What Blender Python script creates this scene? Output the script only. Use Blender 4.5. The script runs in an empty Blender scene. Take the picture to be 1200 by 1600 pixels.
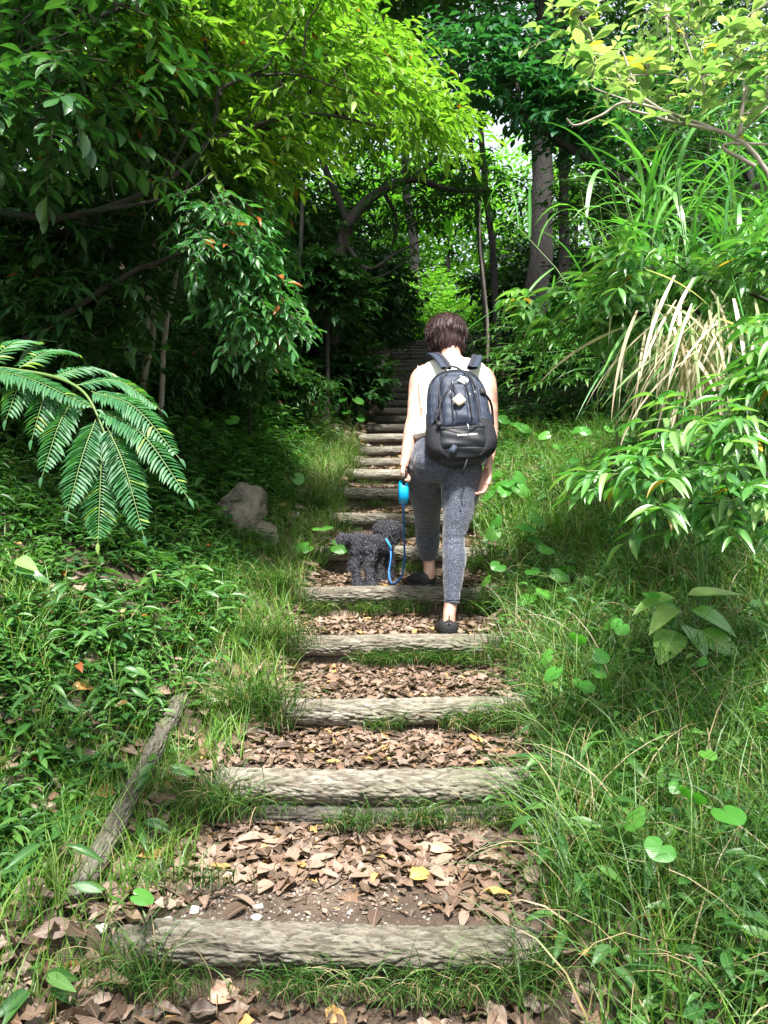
import bpy, math, random
import numpy as np
from mathutils import Vector, noise as mnoise
random.seed(7)
RNG = np.random.default_rng(11)
PI = math.pi
# ------------------------------------------------------------------ camera, sky, sun, exposure
scene = bpy.context.scene
CAM_Z = 1.725
F = 1250.0                       # focal length in photo pixels (1200 x 1600)
cam_data = bpy.data.cameras.new('camera'); cam = bpy.data.objects.new('camera', cam_data)
scene.collection.objects.link(cam); scene.camera = cam
cam.location = (0, 0, CAM_Z); cam.rotation_euler = (PI/2, 0, 0)
cam_data.sensor_fit = 'VERTICAL'; cam_data.sensor_height = 24; cam_data.lens = 24*F/1600
cam_data.clip_start = 0.05; cam_data.clip_end = 500
SUN_EL, SUN_AZ = math.radians(61), math.radians(174)     # azimuth from +Y (view direction), clockwise
world = bpy.data.worlds.new('World'); scene.world = world; world.use_nodes = True
wn = world.node_tree
sky = wn.nodes.new('ShaderNodeTexSky'); sky.sky_type = 'NISHITA'; sky.sun_disc = False
sky.sun_elevation = SUN_EL; sky.sun_rotation = SUN_AZ; sky.air_density = 1.0; sky.dust_density = 3.0; sky.ozone_density = 0.6
veil = wn.nodes.new('ShaderNodeMix'); veil.data_type = 'RGBA'; veil.inputs[0].default_value = .45      # thin bright cloud over the blue
wn.links.new(sky.outputs[0], veil.inputs[6]); veil.inputs[7].default_value = (7.5, 7.6, 7.7, 1)
wn.links.new(veil.outputs[2], wn.nodes['Background'].inputs[0]); wn.nodes['Background'].inputs[1].default_value = 0.10
sun_d = bpy.data.lights.new('sun', 'SUN'); sun_d.energy = 5.0; sun_d.angle = math.radians(6); sun_d.color = (1.0, 0.96, 0.91)
sun = bpy.data.objects.new('sun', sun_d); scene.collection.objects.link(sun)
SD = Vector((math.sin(SUN_AZ)*math.cos(SUN_EL), math.cos(SUN_AZ)*math.cos(SUN_EL), math.sin(SUN_EL)))
sun.rotation_euler = (-SD).to_track_quat('-Z', 'Y').to_euler(); sun.location = SD*30
scene.view_settings.view_transform = 'Standard'; scene.view_settings.look = 'None'
scene.view_settings.exposure = 1.65; scene.view_settings.gamma = 1.0
cy = scene.cycles
cy.max_bounces = 7; cy.diffuse_bounces = 4; cy.glossy_bounces = 2; cy.transmission_bounces = 4; cy.transparent_max_bounces = 4
cy.use_denoising = True; cy.caustics_reflective = False; cy.caustics_refractive = False
cy.sample_clamp_indirect = 6.0

# ------------------------------------------------------------------ helpers
def P(px, py, d):
    "point seen at photo pixel (px, py), d metres ahead of the camera"
    return np.array([(px-600)/F*d, d, CAM_Z+(800-py)/F*d])
def nrm(a):
    a = np.asarray(a, float); return a/np.maximum(np.linalg.norm(a, axis=-1, keepdims=True), 1e-9)
COL = scene.collection
def tag(o, label=None, cat=None, group=None, kind=None):
    if label: o['label'] = label
    if cat: o['category'] = cat
    if group: o['group'] = group
    if kind: o['kind'] = kind
    return o
def empty(name, loc, label, cat, group=None):
    o = bpy.data.objects.new(name, None); COL.objects.link(o); o.location = [float(v) for v in loc]; o.empty_display_size = .1
    return tag(o, label, cat, group)

class MB:
    def __init__(s): s.V=[]; s.F=[]; s.U=[]; s.n=0
    def add(s, V, Fs, U=None, mi=0):
        V = np.asarray(V, float).reshape(-1, 3)
        s.V.append(V); s.U.append(np.zeros((len(V), 2)) if U is None else np.asarray(U, float).reshape(-1, 2))
        if not isinstance(Fs, list): Fs = [Fs]
        for f in Fs:
            f = np.asarray(f, int)
            if f.size: s.F.append((f+s.n, mi))
        s.n += len(V)
    def tube(s, pts, rad, n=8, mi=0, cap=True):
        pts = np.asarray(pts, float); k = len(pts)
        rad = np.broadcast_to(np.asarray(rad, float), (k,))
        T = nrm(np.gradient(pts, axis=0))
        up = np.array([0, 0, 1.]) if abs(T[0][2]) < .9 else np.array([1., 0, 0])
        a = nrm(np.cross(T[0], up)); rings = []
        for i in range(k):
            a = nrm(a - T[i]*np.dot(a, T[i])); b = np.cross(T[i], a)
            th = np.arange(n)*2*PI/n
            rings.append(pts[i] + rad[i]*(np.cos(th)[:, None]*a + np.sin(th)[:, None]*b))
        V = np.concatenate(rings); L = np.linspace(0, 1, k)
        U = np.stack([np.tile(np.arange(n)/n, k), np.repeat(L, n)], 1)
        i = np.arange(k-1)[:, None]*n; j = np.arange(n)[None, :]; jn = (j+1) % n
        q = np.stack([i+j, i+jn, i+n+jn, i+n+j], -1).reshape(-1, 4)
        fs = [q]
        if cap:
            V = np.concatenate([V, pts[:1], pts[-1:]]); U = np.concatenate([U, [[.5, 0], [.5, 1]]])
            c0, c1 = k*n, k*n+1; jj = np.arange(n); jn = (jj+1) % n
            fs.append(np.stack([np.full(n, c0), jn, jj], 1)); fs.append(np.stack([np.full(n, c1), (k-1)*n+jj, (k-1)*n+jn], 1))
        s.add(V, fs, U, mi)
    def place(s, tm, Pn, D, N, L, W, mi=0, curl=None):
        "many copies of a leaf template at Pn along D with upper side N"
        T, Fs, U = tm; Pn = np.asarray(Pn, float).reshape(-1, 3); n = len(Pn)
        if n == 0: return
        D = nrm(np.broadcast_to(D, (n, 3))); N = np.broadcast_to(N, (n, 3))
        S = nrm(np.cross(D, N)); N2 = np.cross(S, D)
        L = np.broadcast_to(L, (n,))[:, None, None]; W = np.broadcast_to(W, (n,))[:, None, None]
        c = np.ones((n, 1, 1)) if curl is None else np.asarray(curl)[:, None, None]
        V = Pn[:, None]+S[:, None]*(T[None, :, 0:1]*W)+D[:, None]*(T[None, :, 1:2]*L)+N2[:, None]*(T[None, :, 2:3]*L*c)
        m = len(T); off = (np.arange(n)*m)
        s.add(V.reshape(-1, 3), [(f[None]+off[:, None, None]).reshape(-1, f.shape[1]) for f in Fs], np.tile(U, (n, 1)), mi)
    def blades(s, Pn, A, L, W, th0, bend, seg=4, mi=0, twist=0., pw=1.6):
        "arching grass blades: base Pn, lean azimuth A (unit horizontal), start tilt th0, bend (radians)"
        Pn = np.asarray(Pn, float).reshape(-1, 3); n = len(Pn)
        if n == 0: return
        A = np.broadcast_to(A, (n, 3)); L = np.broadcast_to(L, (n,)); W = np.broadcast_to(W, (n,)); th0 = np.broadcast_to(th0, (n,)); bend = np.broadcast_to(bend, (n,))
        Z = np.array([0, 0, 1.]); S0 = np.cross(A, Z); c = Pn.copy(); V = []; U = []
        tw = RNG.uniform(-1, 1, n)[:, None]*twist
        for i in range(seg+1):
            t = i/seg; th = th0+bend*t**1.3
            d = np.cos(th)[:, None]*Z+np.sin(th)[:, None]*A
            S = nrm(S0*np.cos(tw*t*2+tw)+np.cross(d, S0)*np.sin(tw*t*2+tw))
            w = (W*(.55+.45*min(1, t*4))*(1-t**pw)+W*.03)[:, None]/2
            V += [c-S*w, c+S*w]; U += [np.tile([0, t], (n, 1)), np.tile([1, t], (n, 1))]
            c = c+d*(L/seg)[:, None]
        V = np.stack(V, 1); U = np.stack(U, 1); m = 2*(seg+1)
        f = np.array([[2*i, 2*i+1, 2*i+3, 2*i+2] for i in range(seg)])
        s.add(V.reshape(-1, 3), (f[None]+(np.arange(n)*m)[:, None, None]).reshape(-1, 4), U.reshape(-1, 2), mi)
    def stems(s, A, B, r, mi=0, sag=0.):
        "many thin three-sided stems from A to B"
        A = np.asarray(A, float).reshape(-1, 3); B = np.asarray(B, float).reshape(-1, 3); n = len(A)
        if n == 0: return
        r = np.broadcast_to(r, (n,)); M = (A+B)/2; M[:, 2] += sag
        D = nrm(B-A); ref = np.where(np.abs(D[:, 2:3]) > .9, [[1., 0, 0]], [[0, 0, 1.]]); a = nrm(np.cross(D, ref)); b = np.cross(D, a)
        V = []
        for c, k in ((A, 1.), (M, .8), (B, .45)):
            for q in range(3):
                V.append(c+(a*math.cos(q*2.094)+b*math.sin(q*2.094))*(r*k)[:, None])
        V = np.stack(V, 1)
        f = np.array([[i*3+q, i*3+(q+1) % 3, i*3+3+(q+1) % 3, i*3+3+q] for i in range(2) for q in range(3)])
        s.add(V.reshape(-1, 3), (f[None]+(np.arange(n)*9)[:, None, None]).reshape(-1, 4), None, mi)
    def mesh(s, name, mats, smooth=True, origin=(0, 0, 0)):
        me = bpy.data.meshes.new(name); V = np.concatenate(s.V)-np.asarray(origin, float)
        me.vertices.add(len(V)); me.vertices.foreach_set('co', V.astype(np.float32).ravel())
        loops = np.concatenate([f.ravel() for f, _ in s.F]); tot = np.concatenate([np.full(len(f), f.shape[1]) for f, _ in s.F])
        mi = np.concatenate([np.full(len(f), m) for f, m in s.F])
        me.loops.add(len(loops)); me.loops.foreach_set('vertex_index', loops.astype(np.int32))
        me.polygons.add(len(tot)); me.polygons.foreach_set('loop_start', np.concatenate([[0], np.cumsum(tot)[:-1]]).astype(np.int32))
        try: me.polygons.foreach_set('loop_total', tot.astype(np.int32))
        except Exception: pass
        me.polygons.foreach_set('material_index', mi.astype(np.int32))
        U = np.concatenate(s.U); uv = me.uv_layers.new(name='UVMap'); uv.data.foreach_set('uv', U[loops].astype(np.float32).ravel())
        me.update(calc_edges=True); me.validate()
        if smooth: me.polygons.foreach_set('use_smooth', np.ones(len(me.polygons), bool))
        for m in (mats if isinstance(mats, (list, tuple)) else [mats]): me.materials.append(m)
        return me
    def build(s, name, mats, parent=None, smooth=True, origin=None):
        org = origin if origin is not None else (np.array(parent.location) if parent else (0, 0, 0))
        if parent and parent.parent and origin is None: org = np.array(parent.location)+np.array(parent.parent.location)
        o = bpy.data.objects.new(name, s.mesh(name, mats, smooth, org)); COL.objects.link(o)
        if parent: o.parent = parent
        else: o.location = [float(v) for v in org]
        return o

# leaf templates: columns across, along, height
def T_leaf(kind='lance', k=4, curl=.22, fold=.18):
    f = {'lance': lambda t: math.sin(PI*t**.85)**.9, 'ovate': lambda t: math.sin(PI*t**.65)**.8, 'obov': lambda t: math.sin(PI*t**1.35)**.8}[kind]
    T = []; U = []; ts = [0.0]+[(i+.0)/(k) for i in range(1, k)]+[1.0]
    for i, t in enumerate(ts):
        w = .5*max(.03, f(min(max(t, .001), .999))) if 0 < i < len(ts)-1 else .02
        z = -curl*t*t
        T += [(-w, t, z+fold*w), (0, t, z), (w, t, z+fold*w)]; U += [(.5-w, t), (.5, t), (.5+w, t)]
    q = []
    for i in range(len(ts)-1):
        a = 3*i; q += [[a, a+1, a+4, a+3], [a+1, a+2, a+5, a+4]]
    return np.array(T), [np.array(q)], np.array(U)
def T_simple():
    return np.array([(0, 0, 0), (.5, .45, .06), (0, 1, -.1), (-.5, .45, .06)]), [np.array([[0, 1, 2], [0, 2, 3]])], np.array([(.5, 0), (1, .45), (.5, 1), (0, .45)])
def T_round(kind='heart', n=18):
    pts = []
    for i in range(n):
        a = -PI/2+2*PI*(i+.5)/n           # starts near the stalk notch
        if kind == 'heart':
            r = .5*(1+.12*math.sin(a)); 
            d = abs(((a+PI/2+PI) % (2*PI))-PI); r *= 1-.45*math.exp(-(d/.35)**2)
            x = r*math.cos(a)*1.0; y = r*math.sin(a)
            if y > 0: y *= 1.35-.15*abs(math.cos(a))
        else:
            d = abs(((a+PI/2+PI) % (2*PI))-PI); r = .5*(1-.6*math.exp(-(d/.22)**2)); x = r*math.cos(a); y = r*math.sin(a)
        pts.append((x, y))
    T = [(0, 0.5, 0)]; U = [(.5, .5)]
    for s, z in ((.55, .02), (1, .0)):
        for i, (x, y) in enumerate(pts):
            T.append((x*s, .5+y*s, z+.30*abs(x)*s-.22*s*s*max(0, .2+y)-.12*s*s*x*x*4+.025*math.sin(i*2.1)*s)); U.append((.5+x*s, .5+y*s))
    tri = np.array([[0, 1+i, 1+(i+1) % n] for i in range(n)]); q = np.array([[1+i, 1+n+i, 1+n+(i+1) % n, 1+(i+1) % n] for i in range(n)])
    tri = tri[[i for i in range(n) if i != n-1]]; q = q[[i for i in range(n) if i != n-1]]
    return np.array(T), [tri, q], np.array(U)
LANCE = T_leaf('lance', 4); LANCE6 = T_leaf('lance', 6, .3, .22); OVATE = T_leaf('ovate', 4); OBOV = T_leaf('obov', 5, .25, .15); OV7 = T_leaf('ovate', 7, .22, .16)
LEAF3 = T_leaf('lance', 3, .15, .15); SIMPLE = T_simple(); HEART = T_round('heart'); ROUND = T_round('round')

def T_dead(seed, k=6, wide=.5):
    r = np.random.default_rng(seed); T = []; U = []; ts = np.linspace(0, 1, k+1)
    for i, t in enumerate(ts):
        w = .5*max(.05, math.sin(PI*max(t, .01)**.75)**.7) if 0 < i < k else .03
        z = r.uniform(-.3, .3)*t*(1-t)*1.6-.1*t; a = r.uniform(.65, 1.1, 2); dx = r.uniform(-.12, .12)
        T += [(-w*a[0]+dx, t+r.uniform(-.03, .03), z+r.uniform(-.05, .22)*w*2), (dx, t, z), (w*a[1]+dx, t+r.uniform(-.03, .03), z+r.uniform(-.05, .22)*w*2)]; U += [(.5-w, t), (.5, t), (.5+w, t)]
    q = []
    for i in range(k):
        a = 3*i; q += [[a, a+1, a+4, a+3], [a+1, a+2, a+5, a+4]]
    return np.array(T), [np.array(q)], np.array(U)
def unit(n): return nrm(RNG.normal(size=(n, 3)))
def snoise(x, y, s=1., seed=0.):
    "cheap smooth noise in about -1..1"
    x = np.asarray(x)*s+seed*1.7; y = np.asarray(y)*s-seed*2.3
    return (np.sin(x*1.3+1.7*np.sin(y*.9+seed))+np.sin(y*1.7+1.3*np.sin(x*1.1+2*seed))+np.sin((x+y)*.8+seed*3)+.5*np.sin(x*3.1-y*2.3)+.5*np.sin(y*3.7+x*2.9+1))/4

# ------------------------------------------------------------------ materials
def newmat(name):
    m = bpy.data.materials.new(name); m.use_nodes = True; nt = m.node_tree
    return m, nt, nt.nodes['Principled BSDF'], nt.nodes['Material Output']
def ramp(nt, fac, stops, interp='LINEAR'):
    r = nt.nodes.new('ShaderNodeValToRGB'); e = r.color_ramp; e.interpolation = interp
    while len(e.elements) < len(stops): e.elements.new(.5)
    for el, (p, c) in zip(e.elements, stops): el.position = p; el.color = (*c, 1)
    if fac is not None: nt.links.new(fac, r.inputs[0])
    return r.outputs[0]
def tex(nt, kind, scale, vec=None, **kw):
    n = nt.nodes.new('ShaderNodeTex'+kind); n.inputs['Scale'].default_value = scale
    for k, v in kw.items():
        try: n.inputs[k].default_value = v
        except Exception: setattr(n, k, v)
    if vec is not None: nt.links.new(vec, n.inputs['Vector'])
    return n
def coords(nt, which='Object', scale=None):
    t = nt.nodes.new('ShaderNodeTexCoord'); o = t.outputs[which]
    if scale is not None:
        m = nt.nodes.new('ShaderNodeMapping'); m.inputs['Scale'].default_value = scale; nt.links.new(o, m.inputs[0]); o = m.outputs[0]
    return o
def mix(nt, f, a, b, mode='MIX'):
    n = nt.nodes.new('ShaderNodeMix'); n.data_type = 'RGBA'; n.blend_type = mode
    for i, v in ((0, f), (6, a), (7, b)):
        if isinstance(v, (int, float)): n.inputs[i].default_value = v
        elif isinstance(v, tuple): n.inputs[i].default_value = (*v, 1)
        else: nt.links.new(v, n.inputs[i])
    return n.outputs[2]
def bump(nt, h, strength, dist=.01):
    b = nt.nodes.new('ShaderNodeBump'); b.inputs['Strength'].default_value = strength; b.inputs['Distance'].default_value = dist
    nt.links.new(h, b.inputs['Height']); return b.outputs[0]
def math_n(nt, op, a, b=None):
    n = nt.nodes.new('ShaderNodeMath'); n.operation = op
    for i, v in ((0, a), (1, b)):
        if v is None: continue
        if isinstance(v, (int, float)): n.inputs[i].default_value = v
        else: nt.links.new(v, n.inputs[i])
    return n.outputs[0]

def leafmat(name, cols, trans=.35, rough=.38, spec=.5, vein=(.25, .4, .12), veinf=.35, odd=None, radial=False):
    m, nt, b, out = newmat(name)
    g = nt.nodes.new('ShaderNodeNewGeometry'); rnd = g.outputs['Random Per Island']
    stops = [(i/max(1, len(cols)-1)*.92, c) for i, c in enumerate(cols)]
    c = ramp(nt, rnd, stops)
    if odd:
        w = nt.nodes.new('ShaderNodeTexWhiteNoise'); w.noise_dimensions = '1D'; nt.links.new(math_n(nt, 'MULTIPLY', rnd, 91.7), w.inputs['W'])
        c = mix(nt, ramp(nt, w.outputs[0], [(1-odd[0]-.001, (0, 0, 0)), (1-odd[0], (1, 1, 1))]), c, odd[1])
    n = tex(nt, 'Noise', 9., coords(nt)); c = mix(nt, .35, c, mix(nt, n.outputs[0], (.62, .62, .62), (1.35, 1.35, 1.35)), 'MULTIPLY')
    uv = nt.nodes.new('ShaderNodeUVMap'); sx = nt.nodes.new('ShaderNodeSeparateXYZ'); nt.links.new(uv.outputs[0], sx.inputs[0])
    d = math_n(nt, 'ABSOLUTE', math_n(nt, 'SUBTRACT', sx.outputs[0], .5))
    if radial:
        ang = math_n(nt, 'ARCTAN2', math_n(nt, 'SUBTRACT', sx.outputs[0], .5), math_n(nt, 'SUBTRACT', sx.outputs[1], .22)); v = ramp(nt, math_n(nt, 'ABSOLUTE', math_n(nt, 'SINE', math_n(nt, 'MULTIPLY', ang, 3.5))), [(0, (1, 1, 1)), (.13, (0, 0, 0))])
        c = mix(nt, math_n(nt, 'MULTIPLY', v, veinf), c, vein)
    elif veinf:
        v = ramp(nt, d, [(0, (1, 1, 1)), (.045, (0, 0, 0))]); c = mix(nt, math_n(nt, 'MULTIPLY', v, veinf), c, vein)
    wv = math_n(nt, 'SINE', math_n(nt, 'ADD', math_n(nt, 'MULTIPLY', sx.outputs[1], 62.), math_n(nt, 'MULTIPLY', d, -75.)))
    nm = bump(nt, wv, .12, .004)
    nt.links.new(nm, b.inputs['Normal'])
    nt.links.new(c, b.inputs['Base Color']); b.inputs['Roughness'].default_value = rough; b.inputs['Specular IOR Level'].default_value = spec
    tr = nt.nodes.new('ShaderNodeBsdfTranslucent'); nt.links.new(mix(nt, 1., c, (1.15, 1.45, .5), 'MULTIPLY'), tr.inputs[0])
    mx = nt.nodes.new('ShaderNodeMixShader'); mx.inputs[0].default_value = trans
    nt.links.new(b.outputs[0], mx.inputs[1]); nt.links.new(tr.outputs[0], mx.inputs[2]); nt.links.new(mx.outputs[0], out.inputs[0])
    return m
def barkmat(name, a, b_, scale=(14, 14, 3), strength=.6, moss=None):
    m, nt, b, out = newmat(name); co = coords(nt, 'Object', scale)
    n = tex(nt, 'Noise', 1.5, co, Detail=8, Roughness=.65); n2 = tex(nt, 'Noise', .5, co, Detail=3)
    c = ramp(nt, n.outputs[0], [(.3, a), (.7, b_)])
    if moss: c = mix(nt, ramp(nt, n2.outputs[0], [(.5, (0, 0, 0)), (.62, (1, 1, 1))]), c, moss)
    nt.links.new(c, b.inputs['Base Color']); b.inputs['Roughness'].default_value = .9
    nt.links.new(bump(nt, n.outputs[0], strength, .03), b.inputs['Normal'])
    return m
def plain(name, col, rough=.6, spec=.5, nscale=None, namt=.2, metallic=0, bumps=0, sheen=0):
    m, nt, b, out = newmat(name); b.inputs['Base Color'].default_value = (*col, 1); b.inputs['Roughness'].default_value = rough
    b.inputs['Specular IOR Level'].default_value = spec; b.inputs['Metallic'].default_value = metallic
    if sheen: b.inputs['Sheen Weight'].default_value = sheen
    if nscale:
        n = tex(nt, 'Noise', nscale, coords(nt), Detail=4)
        nt.links.new(mix(nt, 1., (col[0], col[1], col[2]), mix(nt, n.outputs[0], (1-namt*2,)*3, (1+namt*2,)*3), 'MULTIPLY'), b.inputs['Base Color'])
        if bumps: nt.links.new(bump(nt, n.outputs[0], bumps, .01), b.inputs['Normal'])
    return m
M = {}
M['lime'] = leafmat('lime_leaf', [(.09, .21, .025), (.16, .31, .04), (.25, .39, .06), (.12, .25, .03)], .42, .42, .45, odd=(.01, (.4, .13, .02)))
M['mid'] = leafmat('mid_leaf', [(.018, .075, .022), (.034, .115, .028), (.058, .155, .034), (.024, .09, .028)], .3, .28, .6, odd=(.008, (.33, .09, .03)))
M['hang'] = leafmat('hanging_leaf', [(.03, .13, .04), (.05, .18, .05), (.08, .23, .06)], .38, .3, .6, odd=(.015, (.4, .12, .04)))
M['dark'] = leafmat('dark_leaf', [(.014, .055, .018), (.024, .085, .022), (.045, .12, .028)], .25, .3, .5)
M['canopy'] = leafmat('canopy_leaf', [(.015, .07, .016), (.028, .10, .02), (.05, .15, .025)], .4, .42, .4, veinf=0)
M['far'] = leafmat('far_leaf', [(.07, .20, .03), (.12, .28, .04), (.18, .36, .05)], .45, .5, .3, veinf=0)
M['maple'] = leafmat('maple_leaf', [(.018, .10, .045), (.03, .135, .055), (.045, .17, .06)], .4, .4, .4)
M['pale'] = leafmat('pale_leaf', [(.24, .38, .16), (.38, .48, .26), (.10, .24, .07), (.50, .54, .36)], .35, .26, .8, odd=(.03, (.42, .36, .08)))
M['shrub'] = leafmat('shrub_leaf', [(.06, .21, .05), (.12, .30, .07), (.04, .15, .04), (.22, .38, .12)], .38, .26, .8, vein=(.4, .5, .2), odd=(.01, (.5, .28, .03)))
M['fern'] = leafmat('fern_leaf', [(.025, .12, .045), (.04, .16, .06), (.06, .20, .07), (.035, .14, .05)], .32, .42, .5, odd=(.05, (.2, .32, .07)))
M['butter'] = leafmat('round_leaf', [(.05, .22, .03), (.08, .28, .04), (.12, .33, .05)], .42, .33, .6, vein=(.22, .42, .10), veinf=.18, radial=True, odd=(.08, (.25, .34, .06)))
M['oval'] = leafmat('oval_leaf', [(.10, .27, .05), (.17, .35, .07), (.28, .42, .12)], .33, .22, .8, vein=(.4, .5, .2), veinf=.7)
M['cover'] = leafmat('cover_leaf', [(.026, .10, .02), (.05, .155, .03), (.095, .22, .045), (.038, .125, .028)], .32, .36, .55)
M['grass'] = leafmat('grass_blade', [(.06, .16, .022), (.12, .25, .034), (.20, .34, .055), (.08, .20, .03)], .4, .42, .5, veinf=0, odd=(.05, (.40, .32, .15)))
M['sedge'] = leafmat('sedge_blade', [(.028, .09, .018), (.055, .14, .026), (.10, .20, .04)], .3, .4, .5, veinf=0, odd=(.12, (.34, .27, .15)))
M['silver'] = leafmat('tall_grass_blade', [(.05, .20, .04), (.09, .28, .05), (.15, .36, .08)], .4, .33, .7, vein=(.55, .65, .4), veinf=.6)
M['straw'] = leafmat('straw_blade', [(.56, .48, .35), (.68, .60, .46), (.42, .34, .23), (.20, .30, .12)], .3, .5, .4, veinf=0)
M['litter'] = leafmat('dead_leaf', [(.035, .024, .016), (.12, .082, .056), (.20, .14, .105), (.15, .088, .05), (.31, .235, .18), (.06, .042, .03), (.17, .11, .08), (.24, .175, .135)], .12, .5, .4, vein=(.4, .28, .2), veinf=.5, odd=(.025, (.42, .25, .09)))
M['stem'] = plain('green_stem', (.09, .16, .03), .5)
M['twig'] = plain('brown_twig', (.07, .05, .035), .8, nscale=30)
M['bark'] = barkmat('dark_bark', (.012, .010, .008), (.04, .034, .027), moss=(.02, .035, .015))
M['bark_far'] = barkmat('rough_grey_bark', (.010, .009, .008), (.034, .030, .026), (20, 20, 5), 1.)
M['bark_pale'] = barkmat('pale_bark', (.22, .19, .15), (.42, .38, .32), (8, 8, 3), .3, moss=(.16, .17, .1))

def groundmat():
    m, nt, b, out = newmat('forest_soil'); co = coords(nt)
    n = tex(nt, 'Noise', 3., co, Detail=8, Roughness=.7); n2 = tex(nt, 'Noise', 28., co, Detail=6, Roughness=.7); v = tex(nt, 'Voronoi', 85., co)
    c = ramp(nt, n.outputs[0], [(.3, (.05, .034, .022)), (.55, (.10, .07, .048)), (.75, (.16, .12, .085))])
    c = mix(nt, .5, c, ramp(nt, n2.outputs[0], [(.35, (.5, .5, .5)), (.7, (1.4, 1.35, 1.3))]), 'MULTIPLY')
    peb = ramp(nt, v.outputs['Distance'], [(.0, (1, 1, 1)), (.28, (0, 0, 0))])
    sel = ramp(nt, tex(nt, 'Noise', 5., co).outputs[0], [(.52, (0, 0, 0)), (.6, (.7, .7, .7))])
    c = mix(nt, math_n(nt, 'MULTIPLY', peb, sel), c, (.34, .31, .27))
    nt.links.new(c, b.inputs['Base Color']); b.inputs['Roughness'].default_value = .95
    h = math_n(nt, 'ADD', n2.outputs[0], math_n(nt, 'MULTIPLY', peb, .4)); nt.links.new(bump(nt, h, .8, .03), b.inputs['Normal'])
    return m
M['soil'] = groundmat()
def logmat(name, gain=1.):
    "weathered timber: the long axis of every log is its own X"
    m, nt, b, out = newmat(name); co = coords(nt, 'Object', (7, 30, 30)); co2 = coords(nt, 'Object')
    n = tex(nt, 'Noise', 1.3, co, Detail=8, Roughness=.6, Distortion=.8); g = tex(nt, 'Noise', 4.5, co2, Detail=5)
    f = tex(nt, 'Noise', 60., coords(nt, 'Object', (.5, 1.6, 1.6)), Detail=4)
    c = ramp(nt, n.outputs[0], [(.30, (.035*gain, .03*gain, .022*gain)), (.40, (.15*gain, .132*gain, .10*gain)), (.55, (.22*gain, .205*gain, .17*gain)), (.78, (.32*gain, .305*gain, .265*gain))])
    c = mix(nt, ramp(nt, g.outputs[0], [(.52, (0, 0, 0)), (.66, (.6, .6, .6))]), c, (.15*gain, .155*gain, .10*gain))
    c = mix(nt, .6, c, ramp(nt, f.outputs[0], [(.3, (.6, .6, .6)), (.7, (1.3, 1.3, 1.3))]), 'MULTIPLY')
    uv = nt.nodes.new('ShaderNodeUVMap'); sx = nt.nodes.new('ShaderNodeSeparateXYZ'); nt.links.new(uv.outputs[0], sx.inputs[0])     # darker colour along the modelled cracks, strengthening their relief
    c = mix(nt, math_n(nt, 'MULTIPLY', sx.outputs[0], .85), c, (.055*gain, .046*gain, .034*gain))
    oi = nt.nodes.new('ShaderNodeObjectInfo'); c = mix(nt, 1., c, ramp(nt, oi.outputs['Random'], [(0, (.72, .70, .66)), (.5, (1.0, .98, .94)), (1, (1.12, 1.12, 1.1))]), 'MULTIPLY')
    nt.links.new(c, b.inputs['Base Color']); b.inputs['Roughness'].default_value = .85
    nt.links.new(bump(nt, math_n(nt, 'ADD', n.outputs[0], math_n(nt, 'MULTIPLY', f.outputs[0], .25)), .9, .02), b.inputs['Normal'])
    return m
M['log'] = logmat('weathered_log'); M['log_dark'] = logmat('shade_dark_log', .42); M['log_mid'] = logmat('grey_brown_pole', .62)  # shade of the upper flight put into log_dark's darker colour

# ------------------------------------------------------------------ the stairs' profile and the terrain
tops = [(1447, 236, 826), (1203, 345, 838), (1092, 438, 818), (993, 452, 776), (918, 466, 768), (855, 504, 752), (803, 528, 742),
        (763, 530, 726), (733, 547, 722), (715.5, 554, 715), (698, 560, 708), (679, 567, 702)]
LOGS = []                                             # (depth, top z, x left, x right)
for py, xl, xr in tops:
    d = 2156/(py-446); LOGS.append((d, CAM_Z+(800-py)/F*d, (xl-600)/F*d, (xr-600)/F*d))
d0, z0 = LOGS[-1][:2]
for n in range(1, 19):
    d = d0+.5*n; xl = float(np.interp(d, [9.2, 10.7, 12.2, 15.5, 18.2], [-.24, -.10, .03, .14, .22]))
    LOGS.append((d, z0+.167*n, xl, xl+1.15))
BELOW = [(LOGS[0][0]-.72*k, LOGS[0][1]-.19*k, -.75, .55) for k in (1, 2, 3, 4)]
ALL = BELOW[::-1]+LOGS
LY = np.array([l[0] for l in ALL]); LZ = np.array([l[1] for l in ALL]); LC = np.array([(l[2]+l[3])/2 for l in ALL]); LH = np.array([(l[3]-l[2])/2 for l in ALL])
def Zline(y):
    y = np.asarray(y, float); z = np.interp(y, LY, LZ); z = np.where(y > LY[-1], LZ[-1]+.13*np.minimum(y-LY[-1], 25), z); return np.where(y < LY[0], LZ[0]-.1*(LY[0]-y), z)
def xc(y): return np.interp(y, LY, LC)
def hw(y): return np.interp(y, LY, LH)
def Zstep(y):
    y = np.asarray(y, float); i = np.clip(np.searchsorted(LY, y, side='right')-1, 0, len(LY)-1)
    j = np.minimum(i+1, len(LY)-1); t = np.clip((y-LY[i])/np.maximum(LY[j]-LY[i], .3), 0, 1)
    z = LZ[i]-.014+.03*t**2*(LZ[j]-LZ[i])/.2
    return np.where(y > LY[-1], Zline(y)-.014, z)
def sst(a, b, x): t = np.clip((x-a)/(b-a), 0, 1); return t*t*(3-2*t)
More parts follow.
